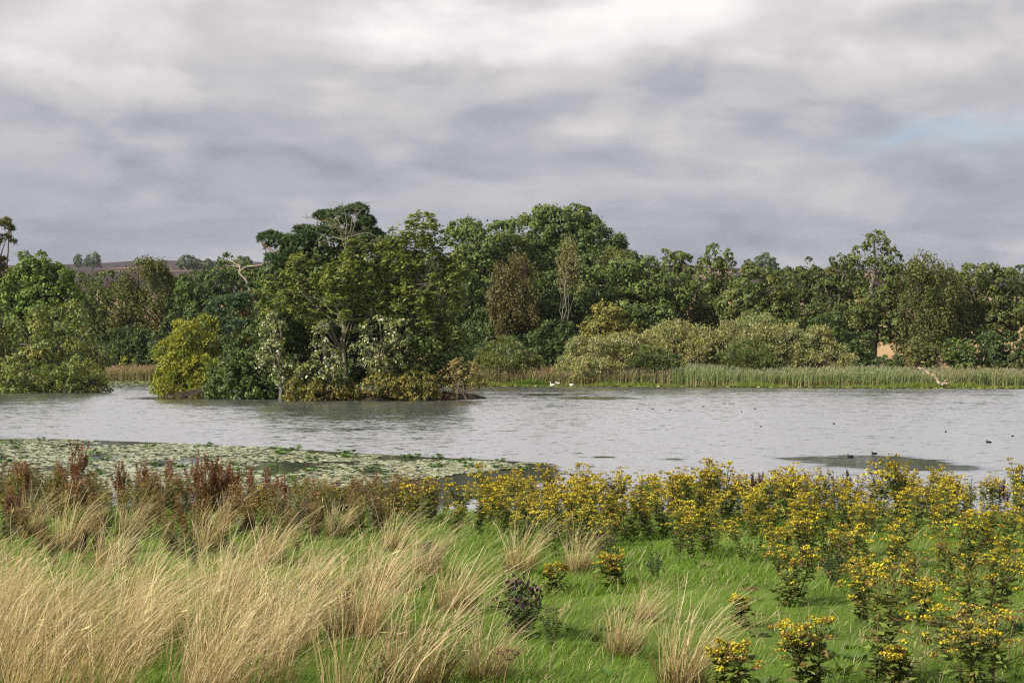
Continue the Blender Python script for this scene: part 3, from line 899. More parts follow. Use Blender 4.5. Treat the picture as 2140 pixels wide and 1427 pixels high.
tree('ash_tree', 'lichen-grey ash with a bare twiggy top and straight pale trunk on the island', 'tree', 139.5, 722,
     [(640, 590, 62, 46), (715, 585, 62, 52), (600, 640, 60, 46), (690, 650, 70, 50), (775, 610, 46, 60), (560, 600, 30, 30), (745, 530, 36, 30)], 'ash',
     ASH, .34, r0=.22, nl=26, twigs=90, wcol=(.15, .145, .095), top=P(724, 470, 139.5), extra=bare_top)
tree('ash_tree', 'open feathery ash with many grey branches on the right of the island', 'tree', 141, 850,
     [(865, 505, 52, 48), (905, 520, 34, 44), (830, 560, 58, 60), (900, 590, 60, 60), (930, 640, 42, 60), (850, 650, 70, 60), (952, 575, 28, 40), (880, 465, 34, 26), (925, 700, 46, 40)], 'ash',
     ASH, .34, r0=.28, nl=30, twigs=140, wcol=(.16, .15, .105))
tree('alder_bush', 'dark green alder mass on the left half of the island', 'bush', 142, 560,
     [(540, 735, 52, 50), (500, 760, 46, 44), (580, 700, 50, 46), (560, 785, 50, 36), (470, 785, 44, 30)], 'shrub', GRN[:3] + DRK, .30, nl=14)
tree('willow_bush', 'glowing yellow-green willow at the left tip of the island', 'bush', 147, 420,
     [(395, 715, 44, 50), (430, 700, 36, 42), (360, 745, 38, 46), (385, 780, 56, 34), (430, 770, 46, 46), (345, 790, 24, 26)], 'willow', YEL, .30, nl=16, pw=[4, 3, 2, 2])
tree('thicket', 'shaded green thicket around the pale trunks in the middle of the island', 'bush', 145, 700,
     [(640, 720, 66, 60), (720, 710, 66, 66), (790, 720, 60, 60), (690, 780, 90, 40)], 'shrub', DRK + GRN[:1], .32, nl=16)
tree('thicket', 'leafy green thicket below the feathery ash', 'bush', 141, 890,
     [(880, 740, 58, 58), (930, 720, 46, 56), (850, 780, 60, 40), (930, 775, 50, 40), (960, 740, 30, 46)], 'shrub', GRN + ASH[2:], .30, nl=16)
PS = 'pale-leaved poplar saplings at the front of the island'
tree('poplar_sapling', 'pale-leaved poplar sapling left of the trunks, nearest the alder', 'sapling', 137, 590,
     [(570, 690, 24, 42), (590, 745, 36, 46), (560, 760, 26, 40), (605, 785, 36, 28)], 'airy', PAL_, .26, nl=10, twigs=30, group=PS, fleck=(.20, (.50, .50, .36)), cov=1.0)
tree('poplar_sapling', 'slender pale-leaved poplar sapling just left of the straight grey trunk', 'sapling', 136.5, 680,
     [(672, 705, 20, 40), (685, 760, 34, 40), (655, 785, 36, 30), (700, 790, 26, 26)], 'airy', PAL_, .26, nl=10, twigs=30, group=PS, fleck=(.20, (.50, .50, .36)), cov=1.0)
tree('poplar_sapling', 'broad pale-leaved poplar sapling right of the straight grey trunk', 'sapling', 137, 800,
     [(785, 690, 40, 36), (825, 700, 34, 38), (800, 750, 46, 40), (760, 740, 26, 40)], 'airy', PAL_, .26, nl=12, twigs=36, group=PS, fleck=(.20, (.50, .50, .36)), cov=1.0)
GS = 'golden bushes at the island waterline'
for i, (lb, px, py, rx, ry) in enumerate([
        ('golden-green low bush at the island waterline left of the grey trunk', 640, 808, 44, 22),
        ('golden-green low bush at the foot of the straight grey trunk', 712, 812, 36, 18),
        ('orange-tinged golden bush at the island waterline right of the trunk', 795, 805, 46, 26),
        ('golden bush at the island waterline below the feathery ash', 868, 800, 44, 28)]):
    tree('sallow_bush', lb, 'bush', 136.2 + .3 * (i % 2), px, [(px, py, rx, ry), (px - 20, py + 6, rx * .7, ry * .7), (px + 24, py + 4, rx * .6, ry * .8)], 'shrub', GLD, .24, nl=8, twigs=10, group=GS, fleck=(.07, (.42, .27, .06)))
tree('sallow_bush', 'brownish twiggy sallow at the right tip of the island', 'bush', 138.5, 955,
     [(965, 780, 36, 34), (985, 800, 28, 24), (935, 800, 36, 26)], 'airy', [(.15, .135, .06), (.12, .125, .05), (.18, .15, .07)], .24, nl=14, twigs=70, cov=1.2, wcol=(.2, .165, .115))

print('leaf tris', TRI[0], flush=True)


def branchy(name, label, cat, Y, segs, col, root=None, r=.14, seed=1, tw=3):
    rng = np.random.default_rng(seed); g = G()
    for (pts, rad) in segs:
        q = np.array([P(a, b, Y + c) for a, b, c in pts])
        t = np.linspace(0, 1, len(q)); tt = np.linspace(0, 1, len(q) * 3)
        qq = np.stack([np.interp(tt, t, q[:, k]) for k in range(3)], -1)
        qq[1:-1] += rng.normal(0, rad * .25, (len(qq) - 2, 3))
        tube(g, qq, rad * np.linspace(1, .25, len(qq)), 7, jit(rng, col, len(qq), .12))
        for k in range(tw):
            i = rng.integers(len(qq) // 2, len(qq)); e = qq[i] + rng.normal(0, .5, 3)
            tube(g, bez(qq[i], (qq[i] + e) / 2 + rng.normal(0, .1, 3), e, 4), rad * .25 * np.linspace(1, .3, 4), 3, jit(rng, col, 4, .1), cap=False)
    b = np.array([P(*segs[0][0][0][:2], Y)])[0]; b[2] = hz(b[0], b[1])
    e = empty(name, b, label, cat)
    g.obj('trunk', M_BARK, e, True, loc=-b)
    return e


branchy('dead_snag', 'bare pale dead snag with antler-like branches above the young pine', 'dead tree', 150.5,
        [([(545, 800, 0), (540, 650, 0), (517, 588, 0), (500, 570, 0), (503, 556, 0), (484, 545, .5)], .17),
         ([(500, 566, 0), (520, 556, 0), (545, 556, -.5), (556, 545, -.6)], .12), ([(503, 558, 0), (492, 556, .6), (475, 556, .6)], .09),
         ([(503, 558, 0), (500, 545, -.4), (494, 540, -.4)], .07)], (.30, .26, .20), seed=5, tw=2)
branchy('fallen_log', 'pale bent dead trunk leaning over the reeds at the right', 'dead tree', 185.8,
        [([(1972, 802, 0), (1962, 801, 0), (1957, 790, -.2), (1945, 782, -.3), (1935, 776, -.3), (1925, 769, -.3), (1918, 768, -.3)], .24),
         ([(1972, 804, 0), (1976, 798, -.1), (1974, 794, -.1)], .20), ([(1972, 803, 0), (1980, 800, -.2), (1983, 806, -.2)], .16), ([(1970, 803, 0), (1978, 804, .3), (1982, 801, .4)], .14)],
        (.42, .33, .24), seed=9, tw=1)
# branches trailing in the water under the left half of the island
def trailing(name, label, Y, spans, seed):
    rng = np.random.default_rng(seed); g = G()
    for (x0, y0, x1, y1, k) in spans:
        for _ in range(k):
            s = P(x0 + rng.normal(0, 14), y0 + rng.normal(0, 5), Y + rng.uniform(0, 2)); e = P(x1 + rng.normal(0, 22), y1, Y + rng.uniform(-2.2, .5)); e[2] = rng.uniform(-.15, .35)
            tube(g, bez(s, (s + e) / 2 + [0, 0, rng.uniform(-.3, .5)], e, 6), rng.uniform(.03, .09) * np.linspace(1, .4, 6), 4, jit(rng, (.085, .07, .055), 6, .2), cap=False)
    b = P(spans[0][0], spans[0][1], Y); b[2] = 0
    e = empty(name, b, label, 'branches'); g.obj('branch_tangle', M_BARK, e, True, loc=-b); tag(e.children[0], kind='stuff')


trailing('drooping_boughs', 'dark bare branches trailing into the water below the yellow willow', 144, [(470, 800, 400, 826, 12), (480, 800, 350, 822, 8), (520, 800, 490, 828, 10), (560, 800, 545, 832, 8)], 3)
trailing('drooping_boughs', 'bare branches trailing into the water at the right end of the left point', 165, [(150, 790, 100, 815, 10), (190, 790, 210, 812, 10), (60, 790, 40, 815, 8)], 4)
trailing('drooping_boughs', 'pale twigs trailing into the water at the right tip of the island', 137, [(960, 800, 985, 832, 12), (920, 805, 900, 836, 10)], 6)

# --- far trees along the moor
FT = 'small hazy trees far off on the moor'
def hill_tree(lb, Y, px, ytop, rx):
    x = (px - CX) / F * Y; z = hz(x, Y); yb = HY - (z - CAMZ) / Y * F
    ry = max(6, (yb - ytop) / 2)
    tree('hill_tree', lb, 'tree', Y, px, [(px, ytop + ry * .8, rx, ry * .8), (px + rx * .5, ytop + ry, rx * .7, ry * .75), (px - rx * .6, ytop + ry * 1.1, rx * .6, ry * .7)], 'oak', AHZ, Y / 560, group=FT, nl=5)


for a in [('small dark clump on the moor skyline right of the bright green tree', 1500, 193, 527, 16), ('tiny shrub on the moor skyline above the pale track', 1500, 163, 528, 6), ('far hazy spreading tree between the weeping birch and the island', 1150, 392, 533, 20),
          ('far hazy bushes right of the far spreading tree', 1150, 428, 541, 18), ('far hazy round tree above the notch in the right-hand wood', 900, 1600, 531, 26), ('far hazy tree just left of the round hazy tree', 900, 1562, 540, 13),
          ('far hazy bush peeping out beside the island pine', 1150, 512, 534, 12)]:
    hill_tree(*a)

# ------------------------------------------------------------------ reeds, sedge, lilies
def blades(g, rng, x, y, z, h, w, lean, c0, c1, segs=2, droop=.08, power=1.8, kink=0):
    n = len(x)
    ln = np.stack([rng.normal(lean[0], lean[2], n), rng.normal(lean[1], lean[2], n)], -1) * np.broadcast_to(h, (n,))[:, None]
    return ribbons(g, np.stack([x, y, z], -1), ln, h, w, c0, c1, segs, droop, rng, .12, power=power, kink=kink)


def build_reeds():
    rng = np.random.default_rng(51)
    for (n, x0, x1, d0, d1, hh, nm, lb) in [(15000, -14, 90, .6, 9, 2.35, 'reed_bed', 'long band of tall green and brown reeds along the far shore'),
                                            (2600, -74, -56, .4, 7, 2.3, 'reed_bed', 'short band of reeds in the gap left of the island')]:
        g = G()
        x = rng.uniform(x0, x1, n); d = d0 + (d1 - d0) * rng.uniform(0, 1, n) ** 1.5
        y = shore_far(x) + d
        nz = fbm(x * .12, y * .12, 71); tone = np.clip(sst(8, 34, x) + (nz - .47) * 1.6, 0, 1)[:, None]
        h = hh * rng.uniform(.68, 1.14, n) * (.70 + .65 * nz) * np.where(d < 2, .85, 1)
        gr = np.array([.215, .275, .105]) * tone + np.array([.265, .250, .105]) * (1 - tone)
        c1 = np.array([.205, .215, .130]) * tone + np.array([.285, .205, .130]) * (1 - tone)
        c1 = c1 * rng.uniform(.75, 1.25, (n, 1)); gr = gr * rng.uniform(.7, 1.25, (n, 1))
        bs = np.where(rng.random((n, 1)) < .35, np.array([.46, .36, .17]), gr * .8)
        z = H(x, y)
        blades(g, rng, x, y, z, h, .055, (.08, 0, .05), bs, gr, 2)
        m = n // 1
        # leaves up the culm and plume at the top
        for f0, f1 in ((.35, .85), (.5, 1.0)):
            blades(g, rng, x + rng.normal(0, .04, n), y, z + h * rng.uniform(f0 - .1, f0 + .15, n), h * (f1 - f0), .06, (.25, 0, .22), gr, gr * .9 + .1 * c1, 1)
        blades(g, rng, x, y, z + h * .88, h * .17, .10, (.35, 0, .12), c1, c1 * 1.15, 1)
        o = g.obj(nm, M_REED); tag(o, lb, 'reeds', kind='stuff')
    g = G(); n = 11000
    x = rng.uniform(-12, 90, n); d = rng.uniform(-1.6, .9, n) * (.6 + .8 * fbm(x * .2, x * 0, 77)); y = shore_far(x) + d
    c = np.where(rng.random((n, 1)) < .7, np.array([.17, .26, .035]), np.array([.30, .27, .07])) * rng.uniform(.6, 1.3, (n, 1))
    nz = fbm(x * .15, x * 0 + 9, 78)
    blades(g, rng, x, y, np.maximum(H(x, y), -.05), rng.uniform(.25, 1.0, n) * np.clip(2.2 * nz - .35, .12, 1.3), .07, (.1, 0, .25), c * .8, c, 2)
    tag(g.obj('sedge_fringe', M_GRASS), 'bright green sedge along the foot of the far reeds', 'sedge', kind='stuff')
    g = G(); n = 1500   # fresh green mound around the swans
    x = np.minimum(rng.normal(0, 1, n) * 3.2 + P(1105, 0, 199)[0], P(1146, 0, 199)[0]); y = shore_far(x) + rng.uniform(-.5, 1.2, n)
    c = np.where(rng.random((n, 1)) < .75, np.array([.13, .24, .03]), np.array([.26, .20, .06])) * rng.uniform(.6, 1.3, (n, 1))
    blades(g, rng, x, y, np.maximum(H(x, y), -.02), rng.uniform(.5, 1.25, n) * np.exp(-((x - P(1110, 0, 199)[0]) / 4) ** 2), .08, (.1, -.1, .35), c * .7, c, 3)
    tag(g.obj('waterside_herbs', M_GRASS), 'fresh green waterside plants left of the upright swan', 'plants', kind='stuff')


build_reeds()


def disc(g, rng, x, y, z, r, col, tilt=.05, k=6):
    n = len(x)
    th = np.linspace(0, 2 * pi, k, endpoint=False)[None, :] + rng.uniform(0, 6.3, (n, 1))
    tx = rng.normal(0, tilt, (n, 1)); ty = rng.normal(0, tilt, (n, 1))
    rr = r[:, None] * rng.uniform(.85, 1.1, (n, k))
    X = np.cos(th) * rr; Yv = np.sin(th) * rr
    V = np.stack([x[:, None] + X, y[:, None] + Yv, z[:, None] + X * tx + Yv * ty], -1)
    V = np.concatenate([np.stack([x, y, z], -1)[:, None, :], V], 1)
    i = np.arange(n)[:, None] * (k + 1); j = np.arange(k)[None, :]
    T = np.stack([np.broadcast_to(i, (n, k)), i + 1 + j, i + 1 + (j + 1) % k], -1).reshape(-1, 3)
    g.add(V, None, T, np.repeat(col, k + 1, 0))


def build_lilies():
    rng = np.random.default_rng(61); g = G()
    n = 34000
    x = rng.uniform(-30, 3.2, n); f = rng.uniform(0, 1, n)
    le = lily_edge(x); ln = lily_near(x); y = ln + (le - ln) * f
    nz = fbm(x * .55, y * .28, 63); edge = np.minimum(f, 1 - f)
    keep = nz > .33 + .16 * sst(.12, 0, edge) + .20 * sst(0.5, 3.2, x)
    x, y = x[keep], y[keep]; n = len(x)
    c = np.where(rng.random((n, 1)) < .86, np.array([.33, .36, .21]), np.array([.37, .35, .14])) * rng.uniform(.7, 1.25, (n, 1))
    disc(g, rng, x, y, rng.uniform(.006, .03, n), rng.uniform(.06, .14, n), c, .07)
    tag(g.obj('lily_pads', M_PAD), 'wide raft of pale floating lily pads off the near bank', 'lily pads', kind='stuff')
    g = G(); n = 4200   # strips of pads on the far shores
    x = np.concatenate([rng.uniform(-14, 80, 2600), rng.uniform(-64, -46, 1000), rng.uniform(-82, -53, 600)])
    y = np.concatenate([shore_far(x[:2600]) - rng.uniform(.2, 2.4, 2600) ** 1.0, rng.uniform(186, 236, 1000), 164.6 - rng.uniform(.1, 1.6, 600) + .02 * (x[3600:] + 68) ** 2 * .3])
    c = np.where(rng.random((n, 1)) < .7, np.array([.20, .26, .05]), np.array([.26, .27, .09])) * rng.uniform(.7, 1.3, (n, 1))
    disc(g, rng, x, y, rng.uniform(.01, .10, n), rng.uniform(.14, .32, n), c, .15)
    tag(g.obj('shore_lily_pads', M_PAD), 'thin yellow-green strip of lily pads along the far waterline', 'lily pads', kind='stuff')
    # clumps of leaves standing out of the water
    ms = []
    for v in range(4):
        g = G(); k = [9, 14, 7, 18][v]
        px = rng.normal(0, .22, k); py = rng.normal(0, .22, k); pz = rng.uniform(.08, .30, k)
        for a, b, c_ in zip(px, py, pz):
            tube(g, [(a * .5, b * .5, -.1), (a, b, c_)], .012, 3, (.06, .09, .02), cap=False)
        ax = np.stack([np.cos(np.arange(k) * 2.4), np.sin(np.arange(k) * 2.4), rng.uniform(-.2, .6, k)], -1)
        leaves(g, np.stack([px, py, pz], -1) - unit(ax) * .12, ax, rng.normal(0, .4, (k, 3)) + [0, 0, 1], .30, .26, jit(rng, (.070, .130, .022), k, .2), .5)
        ms.append(g.mesh('lily_leaf_clump', M_LEAF))
    cnt = 0
    for t in range(400):
        a = rng.uniform(-29, .6); f = rng.uniform(.02, 1); b = lily_near(a) + (lily_edge(a) - lily_near(a)) * f
        if fbm(a * .3, b * .2, 65) < .40 or cnt >= 110 or rng.random() < sst(.0, 2.4, a): continue
        o = bpy.data.objects.new('lily_leaf_clump', ms[cnt % 4]); COL.objects.link(o)
        s = rng.uniform(.35, .85)
        o.location = (a, b, 0); o.rotation_euler = (0, 0, rng.uniform(0, 6)); o.scale = (s * 1.3, s * 1.3, s * .8)
        tag(o, 'small clump of raised dark green lily leaves in the pale raft of pads', 'water plant', 'raised leaf clumps among the lily pads'); cnt += 1


build_lilies()

# ------------------------------------------------------------------ birds
def bird(name, label, x, y, z, path, rad, sq, col, bill, billcol, rz, sc=1.0, group=None, extra=None):
    e = empty(name, (x, y, z), label, name.split('_')[-1], group, rz, sc)
    g = G(); p = np.array(path, float); t = np.linspace(0, 1, len(p)); tt = np.linspace(0, 1, len(p) * 3)
    # Catmull-like smoothing by linear resample then averaging
    def rs(a):
        a = np.stack([np.interp(tt, t, a[:, k]) for k in range(a.shape[1])], -1)
        for _ in range(2): a[1:-1] = (a[:-2] + 2 * a[1:-1] + a[2:]) / 4
        return a
    q = rs(p); r = rs(np.array(rad)[:, None])[:, 0]; s = rs(np.array(sq)[:, None])[:, 0]
    c = rs(np.array(col, float)) if np.ndim(col) == 2 else col
    tube(g, q, r, 10, c, s)
    b = g.obj('body', M_FEATHER, e, True)
    g = G(); bp = np.array(bill, float)
    tube(g, bp, np.linspace(.5, .12, len(bp)) * np.linalg.norm(bp[-1] - bp[0]) * .5, 6, billcol)
    g.obj('bill', M_HORN, e, True)
    if extra: extra(e)
    return e


W_ = (.82, .80, .77)
def swan(label, px, py, Y, rz, sc, neck=True):
    x = (px - CX) / F * Y
    Y = float(shore_far(x)) - 2.1; x = (px - CX) / F * Y; z = 0.02
    if neck:   # sitting up, neck raised (faces -X before rotation)
        path = [(.62, 0, .30), (.45, 0, .26), (.20, 0, .24), (-.10, 0, .24), (-.33, 0, .28), (-.42, 0, .42), (-.40, 0, .60), (-.37, 0, .78), (-.40, 0, .90), (-.50, 0, .91), (-.58, 0, .88)]
        rad = [.02, .12, .21, .23, .17, .075, .05, .045, .05, .055, .025]; sq = [.6, .8, .85, .9, .95, 1, 1, 1, 1, 1, 1]
        bill = [(-.57, 0, .885), (-.64, 0, .865), (-.69, 0, .85)]
    else:      # preening, head tucked back over the flank
        path = [(.60, 0, .30), (.42, 0, .28), (.18, 0, .26), (-.10, 0, .26), (-.32, 0, .28), (-.42, .02, .40), (-.38, .05, .52), (-.24, .10, .54), (-.10, .16, .46), (-.02, .20, .40)]
        rad = [.02, .13, .22, .24, .17, .085, .06, .055, .055, .03]; sq = [.6, .8, .9, .95, 1, 1, 1, 1, 1, 1]
        bill = [(-.03, .20, .405), (.03, .22, .37), (.07, .235, .34)]
    def wings(e):
        for s in (-1, 1):
            g = G(); tube(g, [(-.18, s * .17, .33), (.05, s * .215, .37), (.30, s * .17, .37), (.55, s * .06, .35)], [.05, .14, .11, .02], 8, W_, [1, .75, .6, .5])
            g.obj('wing', M_FEATHER, e, True)
    return bird('mute_swan', label, x, Y, z, path, rad, sq, W_, bill, (.55, .20, .03), rz, sc, extra=wings)


swan('white swan sitting upright with raised neck at the far reed edge', 1155, 801, 200.6, 0.15, .70)
swan('white swan preening with its neck folded, right of the upright swan', 1195, 803, 200.2, 0.5, .7, False)
x_ = (1165 - CX) / F * 198.6
bird('grey_cygnet', 'grey-brown cygnet with pale back half hidden behind the upright swan', x_, 198.6, .14,
     [(.45, 0, .30), (.30, 0, .27), (.05, 0, .26), (-.2, 0, .26), (-.32, 0, .34), (-.30, 0, .46), (-.18, .03, .50), (-.05, .08, .46)],
     [.02, .11, .18, .19, .12, .07, .06, .03], [.6, .8, .9, .95, 1, 1, 1, 1],
     [(.55, .50, .46)] * 3 + [(.20, .16, .13)] * 3 + [(.5, .42, .38)] * 2, [(-.06, .08, .455), (0, .10, .43), (.03, .11, .41)], (.12, .10, .09), -.3)


def coot(label, px, py, rz, sc=1.0, group='coots scattered over the open water'):
    Y = CAMZ * F / (py - HY); x = (px - CX) / F * Y
    K = (.016, .017, .019)
    bird('black_coot', label, x, Y, -.03,
         [(.21, 0, .115), (.14, 0, .10), (.02, 0, .085), (-.09, 0, .085), (-.15, 0, .12), (-.165, 0, .185), (-.185, 0, .225), (-.215, 0, .22)],
         [.015, .07, .105, .10, .06, .035, .042, .02], [.6, .85, .85, .9, 1, 1, 1, 1], K, [(-.205, 0, .225), (-.235, 0, .212), (-.25, 0, .205)], (.8, .78, .74), rz, sc, group)


coot('black coot swimming at the left of the dark calm patch', 1777, 955, .2, .72)
coot('black coot on the far rim of the dark calm patch, behind the tall ragwort', 1827, 949, .3, .72)
coot('dark coot on open water above the right end of the ragwort, nearest the right edge', 2066, 925, .1, .75)
for px, py, rz in [(1332, 855, .2), (1364, 855, .1), (1400, 857, 2.4), (1470, 850, .2), (1550, 861, 1.2), (1578, 855, .4), (1590, 892, 1.4), (1743, 886, .3), (1976, 903, 1.3), (2116, 912, .8), (1514, 844, 0), (1525, 844, .4), (1532, 844, .2)]:
    coot('tiny dark coot far out on the rippled water', px, py, rz, .56)

# ------------------------------------------------------------------ meadow in front
def gp(px, py):
    """point of the near meadow seen at a photo pixel"""
    ys = np.linspace(7, 44, 1500); x = (px - CX) / F * ys
    dz = CAMZ - (py - HY) / F * ys - H(x, ys)
    i = int(np.argmax(dz < 0)) if (dz < 0).any() else len(ys) - 1
    return np.array([x[i], ys[i], H(x[i:i + 1], ys[i:i + 1])[0]])


STR = np.array([.80, .68, .40])


def straw_mask(px, Y):
    """how much dry grass stands at a place of the meadow (lateral photo column, distance)"""
    n = fbm(px * .004 + 3, Y * .30, 81)
    m = sst(900, 560, px + (n - .47) * 700) * sst(17.6, 14.6, Y + 1.2 * (n - .47))
    hole = np.exp(-(((px - 250) / 90) ** 2 + ((Y - 15.2) / .9) ** 2)) + np.exp(-(((px - 570) / 110) ** 2 + ((Y - 13.6) / 1.3) ** 2)) \
        + np.exp(-(((px - 480) / 70) ** 2 + ((Y - 11.0) / .7) ** 2)) + np.exp(-(((px - 620) / 90) ** 2 + ((Y - 16.2) / 1.2) ** 2))
    return np.clip(m - hole, 0, 1)


def scatter(rng, n, y0, y1, m0=-260, m1=2400, pw=1.6):
    """points over the visible wedge of the meadow, denser near the camera"""
    y = y0 + (y1 - y0) * rng.uniform(0, 1, n) ** pw
    px = rng.uniform(m0, m1, n)
    return (px - CX) / F * y, y, px


def build_grass():
    rng = np.random.default_rng(71); g = G()
    for n, y0, y1, segs, w, hs in [(62000, 8.2, 17, 2, .0055, 1.0), (62000, 15, 30, 1, .013, 1.15)]:
        x, y, px = scatter(rng, n, y0, y1, pw=1.15)
        nz = fbm(x * .9, y * .9, 73); n2 = fbm(x * .35, y * .35, 74)
        h = hs * rng.uniform(.04, .13, n) * (.30 + 1.5 * nz)
        c = np.array([.130, .225, .022]) * (1 - n2[:, None]) + np.array([.215, .310, .042]) * n2[:, None]
        c = c * rng.uniform(.65, 1.3, (n, 1))
        dry = rng.random(n) < .05 + .13 * sst(.52, .66, fbm(x * .5 + 9, y * .5, 75))
        c = np.where(dry[:, None], STR * rng.uniform(.5, .9, (n, 1)), c)
        h = np.where(dry, h * 1.25, h)
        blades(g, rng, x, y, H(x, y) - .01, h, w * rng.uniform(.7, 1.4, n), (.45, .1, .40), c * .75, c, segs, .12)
    tag(g.obj('meadow_grass', M_GRASS), 'short bright green meadow grass', 'grass', kind='stuff')


build_grass()


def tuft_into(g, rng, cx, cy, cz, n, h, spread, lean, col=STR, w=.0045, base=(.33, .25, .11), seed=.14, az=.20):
    an = rng.uniform(0, 2 * pi, n); r = spread * np.sqrt(rng.uniform(0, 1, n))
    x = cx + np.cos(an) * r; y = cy + np.sin(an) * r
    hh = h * rng.uniform(.45, 1.12, n)
    ln = np.stack([lean[0] + np.cos(an) * az + rng.normal(0, .16, n), lean[1] + np.sin(an) * az + rng.normal(0, .16, n)], -1) * hh[:, None]
    c = col * rng.uniform(.50, 1.2, (n, 1)) * (1 + rng.normal(0, .05, (n, 3)))
    z = np.broadcast_to(cz, (n,)) if np.ndim(cz) else np.full(n, cz)
    b = np.stack([x, y, z - .02], -1)
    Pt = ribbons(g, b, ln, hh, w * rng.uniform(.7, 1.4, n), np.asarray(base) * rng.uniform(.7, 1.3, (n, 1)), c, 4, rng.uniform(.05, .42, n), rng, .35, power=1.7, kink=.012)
    k = rng.random(n) < seed                    # seed heads on some stalks
    tipp = Pt[k, -1]; ax = unit(Pt[k, -1] - Pt[k, -2])
    m = len(tipp)
    if m:
        leaves(g, tipp - ax * .03, ax + rng.normal(0, .1, (m, 3)), rdir(rng, m), rng.uniform(.07, .13, m), rng.uniform(.005, .008, m), c[k] * rng.uniform(.75, 1.05, (m, 1)))


def build_straw():
    rng = np.random.default_rng(91); g = G()
    c = 0
    for t in range(14000):
        x, y, px = scatter(rng, 1, 8.0, 18.5, -260, 900, 1.1)
        m = straw_mask(px, y)[0] * sst(.47, .58, fbm(px * .014, y * 1.4, 95))[0]
        if rng.random() > m: continue
        x, y = x[0], y[0]
        n = int(rng.integers(9, 22)); c += n
        if c > 5600: break
        tuft_into(g, rng, x, y, hz(x, y), n, rng.uniform(.60, 1.15), rng.uniform(.05, .14), (.34 + rng.normal(0, .20), .08 + rng.normal(0, .18)), STR * rng.uniform(.75, 1.15), w=.0038 + .00017 * y)
    # stray stalks over the green part
    for t in range(230):
        x, y, px = scatter(rng, 1, 8.2, 17, 600, 2300, 1.1)
        tuft_into(g, rng, x[0], y[0], hz(x[0], y[0]), int(rng.integers(2, 5)), rng.uniform(.15, .38), .07, (.4, .1), STR * .8, seed=.1)
    tag(g.obj('dry_grass', M_STRAW), 'sweep of tall straw-coloured dry grass bent by the wind', 'dry grass', kind='stuff')


build_straw()


# isolated tussocks
def make_tussock(v):
    rng = np.random.default_rng(300 + v)
    e = empty('dry_grass_tussock', (0, 0, -50), 'x', 'grass tussock', 'dry grass tussocks on the green meadow')
    g = G(); tuft_into(g, rng, 0, 0, 0, 130, .85, .16, (.30, .06), STR * rng.uniform(.85, 1.05), w=.0055, az=.32)
    tag(g.obj('stalk_tuft', M_STRAW, e), kind='stuff')
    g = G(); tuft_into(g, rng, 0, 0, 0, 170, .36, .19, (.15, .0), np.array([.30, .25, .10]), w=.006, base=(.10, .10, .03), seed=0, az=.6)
    tag(g.obj('basal_blades', M_STRAW, e), kind='stuff')
    return e


TUS = [make_tussock(v) for v in range(5)]
TL = [(950, 1280, 1.0, 'dense dry tussock in the green grass left of the knapweed bush'), (1085, 1200, 1.05, 'upright dry tussock in front of the ragwort, above the knapweed bush'),
      (1205, 1195, .85, 'slim dry tussock right of the upright tussock, against the ragwort'), (885, 1210, 1.0, 'dry tussock growing round a dark thistle at the ragwort edge'),
      (790, 1235, 1.15, 'tall bent dry tussock at the right rim of the straw sweep'), (650, 1235, .8, 'low dark-based tussock beside the green hollow'),
      (1300, 1370, .75, 'flattened straw tussock low in the middle foreground'), (1420, 1432, .9, 'tall thin-stalked tussock at the lower middle edge'),
      (860, 1440, 1.2, 'large loose tussock at the bottom edge left of centre'), (740, 1330, 1.1, 'leaning tussock between two green hollows'),
      (1010, 1420, .7, 'small ragged tussock at the bottom edge near the brown umbel'), (330, 1060, 1.0, 'dry tussock among the rust-brown docks on the left bank'),
      (140, 1150, 1.15, 'tall dry tussock at the left edge of the bank'), (225, 1195, 1.0, 'upright dry tussock left of the green hollow'), (560, 1180, 1.1, 'pale dry tussock below the big rust-brown dock'),
      (430, 1150, 1.05, 'dry tussock leaning below the docks'), (1345, 1300, .55, 'short straw tussock right of the knapweed bush'), (60, 1120, 1.0, 'dry tussock at the far left above the straw sweep'), (270, 1120, .95, 'dry tussock halfway up the left bank, below the paired docks'),
      (480, 1090, .9, 'dry tussock right below the big rust-brown dock clump'), (700, 1120, .9, 'dry tussock at the right end of the weedy bank'), (620, 1075, .8, 'small dry tussock high on the weedy bank'), (820, 1150, .9, 'leaning dry tussock left of the first ragworts'), (2020, 1345, .4, 'thin dead grass at the foot of the lone wide ragwort'), (1880, 1425, .45, 'sparse dead stalks at the lower right edge')]
for i, (px, py, sc, lb) in enumerate(TL):
    t = TUS[i] if i < 5 else copy_tree(TUS[i % 5])
    p = gp(px, py); t.location = p; t.rotation_euler = (0, 0, (i * 1.7) % .9 - .45); t.scale = (sc,) * 3; t['label'] = lb


